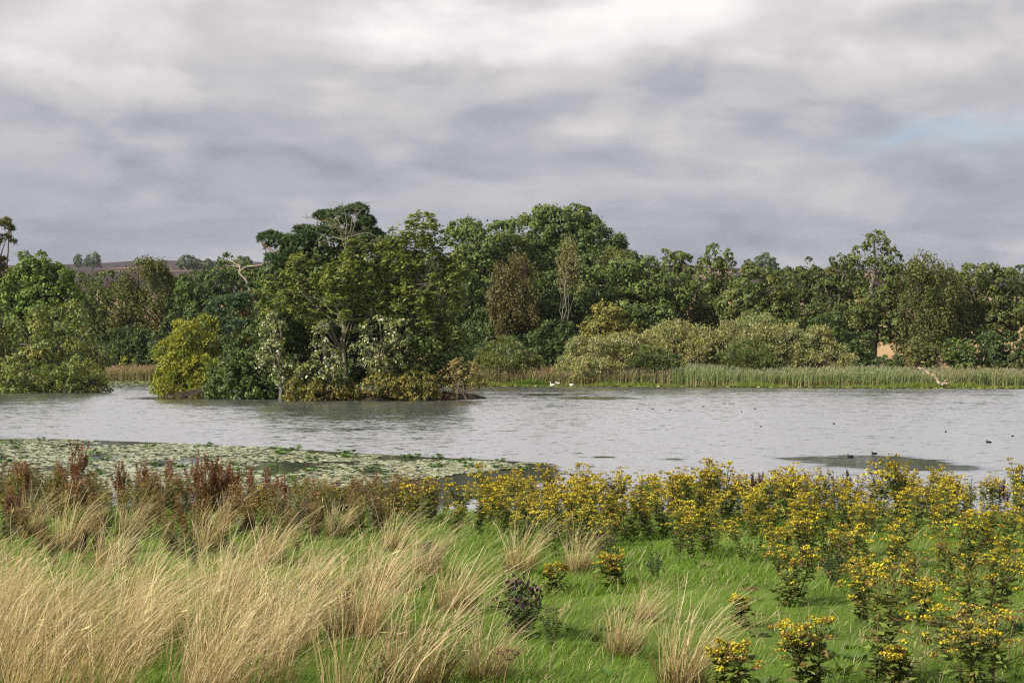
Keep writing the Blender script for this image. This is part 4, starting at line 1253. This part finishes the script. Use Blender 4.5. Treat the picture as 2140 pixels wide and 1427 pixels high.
# ------------------------------------------------------------------ ragwort
def make_ragwort(v, h=.9, stems=2, spread=.16, dry=.25, split_heads=False):
    rng = np.random.default_rng(500 + v)
    e = empty('ragwort', (0, 0, -50), 'x', 'wildflower', 'yellow ragwort plants on the bank')
    gs, gl = G(), G(); heads = []
    for s in range(stems):
        an = rng.uniform(0, 2 * pi); rr = rng.uniform(0, spread * .5)
        b = np.array([np.cos(an) * rr, np.sin(an) * rr, -.03]); hh = h * rng.uniform(.82, 1.02)
        top = b + np.array([np.cos(an) * spread * .5 + .08, np.sin(an) * spread * .5, hh * .78])
        sp = bez(b, (b + top) / 2 + rng.normal(0, .02, 3), top, 6)
        tube(gs, sp, np.linspace(.008, .004, 6), 4, jit(rng, (.115, .10, .045), 6, .15), cap=False)
        nb = int(rng.integers(10, 16))
        for k in range(nb):
            t0 = rng.uniform(.45, .98); q = np.array([np.interp(t0, np.linspace(0, 1, 6), sp[:, c]) for c in range(3)])
            a2 = rng.uniform(0, 2 * pi); ro = spread * rng.uniform(.25, 1.05)
            tip = np.array([top[0] + np.cos(a2) * ro, top[1] + np.sin(a2) * ro, b[2] + hh * (1.0 - .22 * (ro / spread) ** 2 - .55 * (1 - t0) * rng.uniform(.3, 1.3))])
            tube(gs, bez(q, (q + tip) / 2 + [0, 0, -.03], tip, 4), np.linspace(.004, .002, 4), 3, (.13, .13, .04), cap=False)
            heads.append(tip)
        nl = int(rng.integers(40, 58))
        tl = rng.uniform(.05, .92, nl); pb = np.stack([np.interp(tl, np.linspace(0, 1, 6), sp[:, c]) for c in range(3)], -1)
        al = rng.uniform(0, 2 * pi, nl); ax = np.stack([np.cos(al), np.sin(al), rng.uniform(-.5, .6, nl)], -1)
        ll = rng.uniform(.07, .15, nl)
        col = np.where(rng.random((nl, 1)) < .15, np.array([.16, .13, .045]), np.array([.150, .200, .040])) * rng.uniform(.6, 1.3, (nl, 1))
        leaves(gl, pb, ax, rng.normal(0, .4, (nl, 3)) + [0, 0, 1], ll, ll * .36, col)
        for sgn in (-1, 1):      # side lobes of the ragged leaf
            sd = np.cross(unit(ax), [0, 0, 1]) * sgn
            leaves(gl, pb + unit(ax) * ll[:, None] * .45, unit(ax) * .6 + sd + rng.normal(0, .2, (nl, 3)), rng.normal(0, .4, (nl, 3)) + [0, 0, 1], ll * .45, ll * .2, col)
    gs.obj('stem', M_BARK, e, True); gl.obj('foliage', M_LEAF, e); tag(e.children[1], kind='stuff')
    gh = None
    for i, tip in enumerate(heads):
        if gh is None or split_heads: gh = G()
        n = int(rng.integers(12, 24)) * (2 if split_heads else 1); r = rng.uniform(.028, .055) * (.85 if split_heads else 1)
        a = rng.uniform(0, 2 * pi, n); q = np.sqrt(rng.uniform(0, 1, n)) * r
        x = tip[0] + np.cos(a) * q; y = tip[1] + np.sin(a) * q; z = tip[2] + .02 - q * q * 4 + rng.normal(0, .006, n)
        dead = (rng.random((n, 1)) < dry * rng.uniform(.2, 1.8))
        c = np.where(dead, np.array([.24, .145, .05]), np.array([.60, .515, .048])) * rng.uniform(.7, 1.2, (n, 1))
        disc(gh, rng, x, y, z, rng.uniform(.0085, .0145, n) * (.62 if split_heads else 1), c, .5, 5)
        disc(gh, rng, x, y, z - .008, rng.uniform(.004, .007, n), c * [.35, .5, .9], .3, 4)
        if split_heads: tag(gh.obj('flower_head', M_PETAL, e), kind=None)
    if not split_heads:
        tag(gh.obj('flower_heads', M_PETAL, e), kind='stuff')
    return e


def copies(protos, used, i):
    k = i % len(protos)
    if k not in used:
        used.add(k); return protos[k]
    return copy_tree(protos[k])


# standing apart in the grass, large in view
FR = [(2050, 1330, .80, 3, .26, 'wide many-headed ragwort standing alone at the right'), (1830, 1425, .98, 2, .22, 'tall ragwort in front at the lower right, reaching the bottom edge'),
      (2040, 1460, .72, 3, .26, 'bushy half-faded ragwort cut by the bottom right edge'), (1705, 1450, .62, 2, .15, 'half-faded brown and yellow ragwort at the bottom edge'),
      (1800, 1300, .70, 2, .18, 'ragwort with a slanting bare stem, behind the tall front ragwort'), (1645, 1262, .72, 2, .20, 'round-headed ragwort at the left front of the right-hand stand'),
      (1925, 1305, .50, 1, .09, 'thin ragwort with stacked small heads left of the lone wide ragwort'), (1550, 1312, .36, 1, .06, 'single short ragwort stem alone in the open grass'),
      (1290, 1228, .45, 2, .14, 'small dark-leaved ragwort with few flowers by the open grass'), (1165, 1240, .42, 1, .09, 'small ragwort beside the upright dry tussock'),
      (735, 1302, .42, 1, .08, 'small yellow ragwort alone among the dry grass'), (2150, 1400, .55, 2, .14, 'ragwort cut off by the right edge beside the brown umbels'),
      (1505, 1460, .40, 2, .10, 'low faded ragwort tips at the bottom edge, middle right'), (1890, 1440, .35, 1, .08, 'short bright ragwort sprig right of the tall front ragwort')]
for i, (px, py, h, st, sp, lb) in enumerate(FR):
    e = make_ragwort(i, h, st + 1 + (sp > .13), sp, .40, True)
    e.location = gp(px, py); e['label'] = lb; e.rotation_euler = (0, 0, i * 1.1)

RP = [make_ragwort(40 + i, .92 + .05 * (i % 3), 2 + i % 3, .16 + .02 * (i % 4), .24 + .07 * (i % 3)) for i in range(9)]
used = set(); rng = np.random.default_rng(17); PTS = []
big = [(1840, 25.0, 1.30), (1880, 25.3, 1.28), (1905, 25.0, 1.15), (1300, 26.0, 1.0), (1425, 26.5, 1.05), (2120, 25.5, 1.08)]
for px, y, sc in big:
    PTS.append(((px - CX) / F * y, y, sc))
tries = 0
while len(PTS) < 250 and tries < 14000:
    tries += 1
    y = 14.6 + 14.2 * rng.uniform(0, 1) ** .8; px = rng.uniform(840, 2320); x = (px - CX) / F * y
    lim = np.interp(px, [840, 1000, 1250, 1500, 1750, 2320], [24.5, 21.2, 18.8, 17.4, 16.4, 16.0])
    if y < lim + rng.normal(0, .5): continue
    if px < 1050 and rng.random() < .35: continue
    if fbm(x * .62, y * .5, 19) < .41: continue
    if min((x - a) ** 2 + (y - b) ** 2 for a, b, _ in PTS) < .36 ** 2: continue
    PTS.append((x, y, rng.uniform(.55, 1.14) * np.interp(y, [14.5, 18, 22, 29], [.68, .84, 1.0, .96])))
for i, (x, y, sc) in enumerate(PTS):
    e = copies(RP, used, i); e.location = (x, y, hz(x, y)); e.rotation_euler = (rng.normal(0, .11), .06 + rng.normal(0, .11), rng.uniform(0, 6.28)); e.scale = (sc, sc, sc * rng.uniform(.85, 1.12))
    e['label'] = 'mustard-yellow ragwort in the crowded stand along the bank'
    if i < 3: e['label'] = ['tallest bright yellow ragwort rising over the dark calm water, left stem', 'tallest bright yellow ragwort rising over the dark calm water, right stem', 'bright ragwort at the right shoulder of the tallest clump'][i]
for j, (px, y, sc, lb) in enumerate([(870, 24, .95, 'ragwort at the left end of the stand beside the docks'), (855, 21.5, .8, 'ragwort among dry stalks left of the stand'), (330, 24.5, .7, 'small yellow ragwort among the left bank weeds'),
                                     (540, 26.0, .75, 'small yellow ragwort right of the big rust-brown dock'), (690, 27, .75, 'small yellow ragwort between weeds and lily raft')]):
    e = copy_tree(RP[j]); x = (px - CX) / F * y; e.location = (x, y, hz(x, y)); e.scale = (sc,) * 3; e['label'] = lb


# ------------------------------------------------------------------ docks, weeds, knapweed, umbels
def make_dock(v, stems, h, spread, dark):
    rng = np.random.default_rng(700 + v)
    e = empty('dock_plant', (0, 0, -50), 'x', 'weed', 'rust-brown seeding docks on the bank')
    gs, gh, gl = G(), G(), G()
    base = np.array([.170, .080, .045]) if not dark else np.array([.058, .026, .028])
    for s in range(stems):
        an = rng.uniform(0, 6.28); r = spread * np.sqrt(rng.uniform(0, 1)); hh = h * rng.uniform(.65, 1.05)
        b = np.array([np.cos(an) * r * .35, np.sin(an) * r * .35, -.03]); t = np.array([np.cos(an) * r + .06, np.sin(an) * r, hh])
        sp = bez(b, (b + t) / 2 + [0, 0, .05], t, 6); tube(gs, sp, np.linspace(.008, .003, 6), 4, jit(rng, base * 1.3, 6, .1), cap=False)
        ways = [(sp, .38, 1.0)]
        for k in range(int(rng.integers(3, 6))):
            t0 = rng.uniform(.4, .8); q = np.array([np.interp(t0, np.linspace(0, 1, 6), sp[:, c]) for c in range(3)]); a2 = rng.uniform(0, 6.28)
            e2 = q + np.array([np.cos(a2) * .07, np.sin(a2) * .07, hh * rng.uniform(.15, .28)])
            w = bez(q, (q + e2) / 2 + [np.cos(a2) * .03, np.sin(a2) * .03, 0], e2, 5); tube(gs, w, np.linspace(.004, .002, 5), 3, base, cap=False); ways.append((w, .1, .6))
        for w, f0, k in ways:
            n = int(95 * k); tt = rng.uniform(f0, 1, n); pb = np.stack([np.interp(tt, np.linspace(0, 1, len(w)), w[:, c]) for c in range(3)], -1) + rng.normal(0, .012, (n, 3))
            ax = rng.normal(0, 1, (n, 3)); leaves(gh, pb, ax, rdir(rng, n), rng.uniform(.018, .034, n), rng.uniform(.014, .024, n), base * rng.uniform(.55, 1.7, (n, 1)), .5)
        n = 9; al = rng.uniform(0, 6.28, n); pb = b + np.stack([np.cos(al) * .02, np.sin(al) * .02, rng.uniform(.05, hh * .4, n)], -1)
        leaves(gl, pb, np.stack([np.cos(al), np.sin(al), rng.uniform(-.3, .7, n)], -1), rng.normal(0, .4, (n, 3)) + [0, 0, 1], rng.uniform(.12, .25, n), .05, np.array([.075, .075, .025]) * rng.uniform(.6, 1.4, (n, 1)))
    gs.obj('stem', M_BARK, e, True); tag(gh.obj('seed_spike', M_LEAF, e), kind='stuff'); tag(gl.obj('foliage', M_LEAF, e), kind='stuff')
    return e


DK = [make_dock(0, 9, 1.1, .26, False), make_dock(1, 4, 1.0, .16, False), make_dock(2, 3, .95, .10, True), make_dock(3, 14, 1.15, .42, False)]
used = set()
DL = [(430, 25.5, 1.0, 3, 'big dense rust-brown dock clump in the middle of the left bank'), (150, 27.5, 1.15, 0, 'tall rust-brown dock rising against the lily raft at the far left'), (470, 25.9, .9, 3, 'second rust-brown dock clump just right of the big one'),
      (300, 28.5, .95, 1, 'dock with reddish spikes in front of the lily pads, left one of two'), (345, 28.8, .95, 1, 'dock with reddish spikes in front of the lily pads, right one of two'), (255, 28.6, .85, 0, 'dull brown dock left of the paired reddish docks'),
      (60, 25, .85, 1, 'small brown dock at the far left edge'), (20, 20.5, .7, 1, 'dark red dock in the dry grass at the left edge'), (175, 17.8, .5, 2, 'short dark brown dock stem in the straw'), (560, 26.5, .85, 0, 'brown dock at the right of the big dock clump'),
      (600, 27.5, .8, 1, 'thin brown dock spikes before the lily raft, middle left'), (530, 28.5, .85, 1, 'thin brown dock spikes above the pale tussock'), (120, 28.5, .8, 1, 'thin dock beside the tall far left dock'),
      (1575, 26.5, .95, 2, 'dark maroon dock spike over the water, left of a pair'), (1598, 26.6, .93, 2, 'dark maroon dock spike over the water, right of a pair'), (1770, 26.0, .95, 2, 'dark maroon dock just left of the tallest ragwort clump'),
      (1655, 25.8, .75, 2, 'short dark maroon dock between ragwort heads'), (1470, 26.5, .72, 2, 'small dark maroon dock left of the maroon pair'), (1160, 27.0, .8, 2, 'thin purplish dock against the water near the calm lily edge'), (2100, 26.0, .78, 2, 'small dark dock spike near the right edge')]
for px, y, sc, k, lb in DL:
    e = copies(DK, used, k) if k not in used else copy_tree(DK[k])
    x = (px - CX) / F * y; e.location = (x, y, hz(x, y)); e.scale = (sc,) * 3; e['label'] = lb; e.rotation_euler = (0, .06, px)


def make_weed(v):
    rng = np.random.default_rng(800 + v); h = [.85, .75, .95, .65, .8, .7][v]
    e = empty('bank_weed', (0, 0, -50), 'x', 'weed', 'leafy weeds crowding the left bank')
    gs, gl = G(), G(); leafc = np.array([(.105, .135, .036), (.150, .118, .040), (.092, .120, .042), (.165, .160, .042), (.125, .090, .042), (.13, .155, .075)][v])
    tipc = np.array([(.24, .19, .055), (.26, .14, .06), (.20, .115, .055), (.29, .24, .06), (.24, .13, .065), (.24, .23, .14)][v])
    for s in range(9):
        an = rng.uniform(0, 6.28); r = .22 * np.sqrt(rng.uniform(0, 1)); hh = h * rng.uniform(.6, 1.05)
        b = np.array([np.cos(an) * r * .4, np.sin(an) * r * .4, -.03]); t = np.array([np.cos(an) * r + .10, np.sin(an) * r, hh])
        sp = bez(b, (b + t) / 2 + [0, 0, .08], t, 6); tube(gs, sp, np.linspace(.006, .002, 6), 3, (.10, .08, .04), cap=False)
        n = 60; tt = rng.uniform(.12, 1, n); pb = np.stack([np.interp(tt, np.linspace(0, 1, 6), sp[:, c]) for c in range(3)], -1)
        al = rng.uniform(0, 6.28, n); ax = np.stack([np.cos(al) + .2, np.sin(al), rng.uniform(-.1, 1.1, n)], -1)
        L = rng.uniform(.05, .12, n) * (1.1 - .5 * tt)
        leaves(gl, pb, ax, rdir(rng, n), L, L * .28, (leafc * (1 - tt[:, None] ** 2) + tipc * tt[:, None] ** 2) * rng.uniform(.6, 1.35, (n, 1)))
    gs.obj('stem', M_BARK, e, True); tag(gl.obj('foliage', M_LEAF, e), kind='stuff')
    return e


WP = [make_weed(v) for v in range(6)]
used = set(); rng = np.random.default_rng(23); c = 0
for t in range(4000):
    y = rng.uniform(16.5, 30.5); px = rng.uniform(-160, 930)
    if y < np.interp(px, [-160, 300, 600, 930], [17.2, 17.0, 19.0, 23.5]) + rng.normal(0, .7): continue
    if c >= 270: break
    x = (px - CX) / F * y; e = copies(WP, used, int(rng.integers(0, 6)) if c > 6 else c)
    sc = rng.uniform(.65, 1.1) * np.interp(y, [16, 20, 24, 28, 31], [.42, .60, .85, 1.0, 1.05])
    e.location = (x, y, hz(x, y)); e.scale = (sc,) * 3; e.rotation_euler = (0, .05, rng.uniform(0, 6.28)); e['label'] = 'brown-green leafy weed crowding the left bank below the lily raft'; c += 1


def make_knapweed(v, h, spread, nst):
    rng = np.random.default_rng(900 + v)
    e = empty('knapweed', (0, 0, -50), 'x', 'wildflower', 'dark-headed knapweed plants')
    gs, gl, gh, gp_ = G(), G(), G(), G()
    for s in range(nst):
        an = rng.uniform(0, 6.28); r = spread * np.sqrt(rng.uniform(0, 1)); hh = h * rng.uniform(.5, 1.05)
        b = np.array([np.cos(an) * r * .3, np.sin(an) * r * .3, -.02]); t = np.array([np.cos(an) * r + .05, np.sin(an) * r, hh])
        sp = bez(b, (b + t) / 2 + [0, 0, .05], t, 5); tube(gs, sp, np.linspace(.004, .002, 5), 3, (.08, .085, .04), cap=False)
        for k in range(3):
            q = sp[-2] * (1 - k * .3) + sp[-3] * (k * .3); e2 = q + np.array([rng.normal(0, .05), rng.normal(0, .05), rng.uniform(.04, .12)])
            tube(gs, [q, e2], .002, 3, (.08, .085, .04), cap=False)
            hd = e2; tube(gh, [hd, hd + [0, 0, .008], hd + [0, 0, .018], hd + [0, 0, .024]], [.004, .011, .010, .005], 5, (.028, .018, .015))
            if rng.random() < .22:
                n = 8; leaves(gp_, np.repeat([hd + [0, 0, .02]], n, 0), rng.normal(0, .6, (n, 3)) + [0, 0, .8], rdir(rng, n), .022, .008, jit(rng, (.24, .06, .25), n, .2))
        n = 22; tt = rng.uniform(.03, .8, n); pb = np.stack([np.interp(tt, np.linspace(0, 1, 5), sp[:, c]) for c in range(3)], -1); al = rng.uniform(0, 6.28, n)
        L = rng.uniform(.04, .10, n); leaves(gl, pb, np.stack([np.cos(al), np.sin(al), rng.uniform(-.2, .8, n)], -1), rdir(rng, n), L, L * .25, np.array([.050, .085, .026]) * rng.uniform(.6, 1.4, (n, 1)))
    gs.obj('stem', M_BARK, e, True); tag(gl.obj('foliage', M_LEAF, e), kind='stuff'); tag(gh.obj('flower_bud', M_FEATHER, e), kind='stuff')
    if gp_.n: tag(gp_.obj('floret', M_PETAL, e), kind='stuff')
    return e


KP = [make_knapweed(0, .52, .26, 26), make_knapweed(1, .6, .16, 10), make_knapweed(2, .95, .20, 8)]
used = set()
for px, py, k, sc, lb in [(1090, 1332, 0, 1.0, 'dark bushy knapweed with purple-tipped heads in the middle foreground'), (900, 1200, 0, .8, 'dark knapweed inside the tussock at the ragwort edge'), (1150, 1345, 1, .5, 'few knapweed heads low beside the bushy knapweed'),
                          (1745, 1225, 1, .9, 'purple-flowered knapweed among the right-hand ragwort'), (1275, 1190, 1, .7, 'knapweed with purple heads left of the small dark ragwort'), (1370, 1210, 1, .6, 'purplish knapweed between tussock and ragwort'),
                          (410, 1185, 1, .8, 'purple-tipped knapweed among the dry grass'), (1905, 1260, 1, .7, 'knapweed behind the thin stacked ragwort')]:
    e = copies(KP, used, k) if k not in used else copy_tree(KP[k])
    e.location = gp(px, py); e.scale = (sc,) * 3; e['label'] = lb; e.rotation_euler = (0, 0, px * .1)
for i, (px, y, sc) in enumerate([(1080, 27, .95), (1105, 27.3, 1.0), (1265, 26.8, 1.05), (1500, 26.5, .85), (1535, 26.8, .9), (1620, 26.6, 1.0), (1700, 26.3, .95), (1735, 26.4, 1.05), (1750, 26.2, .95), (1960, 26, .85), (2030, 26, .85)]):
    e = copies(KP, used, 2) if 2 not in used else copy_tree(KP[2])
    x = (px - CX) / F * y; e.location = (x, y, hz(x, y)); e.scale = (sc,) * 3; e.rotation_euler = (0, .05, i * 1.3); e['label'] = 'thin dark-headed knapweed silhouetted on the water behind the ragwort'


def make_rosette(v):
    rng = np.random.default_rng(950 + v); g = G(); n = 16
    al = rng.uniform(0, 6.28, n); L = rng.uniform(.08, .20, n)
    ax = np.stack([np.cos(al), np.sin(al), rng.uniform(.1, .9, n)], -1)
    leaves(g, np.stack([np.cos(al) * .01, np.sin(al) * .01, np.full(n, .0)], -1), ax, rng.normal(0, .3, (n, 3)) + [0, 0, 1], L, L * .42, np.array([(.065, .125, .030), (.090, .130, .050), (.120, .130, .040)][v]) * rng.uniform(.6, 1.3, (n, 1)))
    return g.mesh('leaf_rosette', M_LEAF)


RO = [make_rosette(v) for v in range(3)]; rng = np.random.default_rng(41)
for i in range(70):
    x, y, px = scatter(rng, 1, 9.5, 18, 560, 2200, 1.1)
    o = bpy.data.objects.new('leaf_rosette', RO[i % 3]); COL.objects.link(o)
    o.location = (x[0], y[0], hz(x[0], y[0])); sc = rng.uniform(.35, .85); o.scale = (sc,) * 3; o.rotation_euler = (0, 0, rng.uniform(0, 6.28))
    tag(o, 'low rosette of broad green leaves in the short meadow grass', 'weed', 'leaf rosettes in the meadow')


def umbel(label, px, py, h, r, seed):
    rng = np.random.default_rng(seed); b = gp(px, py)
    e = empty('dry_umbel', b, label, 'wildflower', 'brown dried umbels in the grass')
    g = G(); t = np.array([.04, 0, h]); tube(g, bez([0, 0, -.03], [.0, 0, h / 2], t, 4), np.linspace(.006, .004, 4), 4, (.16, .12, .06), cap=False)
    gh = G()
    for k in range(12):
        a = k * 2.4; q = r * math.sqrt((k + .5) / 12); tip = t + np.array([np.cos(a) * q, np.sin(a) * q, .06 - q * q * 2])
        tube(g, [t, (t + tip) / 2 + [0, 0, -.01], tip], .0018, 3, (.17, .12, .06), cap=False)
        n = 14; disc(gh, rng, tip[0] + rng.normal(0, .014, n), tip[1] + rng.normal(0, .014, n), tip[2] + rng.normal(0, .004, n), rng.uniform(.005, .009, n), np.array([.20, .125, .065]) * rng.uniform(.6, 1.3, (n, 1)), .4, 5)
    g.obj('stem', M_BARK, e, True); tag(gh.obj('seed_head', M_PETAL, e), kind='stuff')


for a in [('brown flat-topped dried umbel near the right edge', 2105, 1375, .26, .09, 1), ('second brown dried umbel cut by the right edge', 2135, 1370, .30, .08, 2), ('brown dried umbel behind the single short ragwort', 1560, 1288, .22, .08, 3), ('brown dried umbel at the bottom edge in the middle', 1050, 1465, .25, .09, 4),
          ('dark dried umbel right of the tall front ragwort', 1868, 1335, .12, .06, 5)]:
    umbel(*a)

# ------------------------------------------------------------------ air
def build_haze():
    m, t, out = mat_base('haze_air')
    v = nd(t, 'ShaderNodeVolumePrincipled')
    v.inputs['Color'].default_value = (.86, .91, 1.0, 1)
    v.inputs['Density'].default_value = .00005
    v.inputs['Anisotropy'].default_value = .2
    t.links.new(v.outputs[0], out.inputs['Volume'])
    g = G()
    x0, x1, y0, y1, z0, z1 = -2700, 2700, -70, 4300, -62.0, 175.0
    V = [(x, y, z) for z in (z0, z1) for y in (y0, y1) for x in (x0, x1)]
    g.add(V, [(0, 2, 3, 1), (4, 5, 7, 6), (0, 1, 5, 4), (2, 6, 7, 3), (0, 4, 6, 2), (1, 3, 7, 5)])
    tag(g.obj('haze', m), 'thin pale air over the whole view', 'haze', kind='stuff')


build_haze()
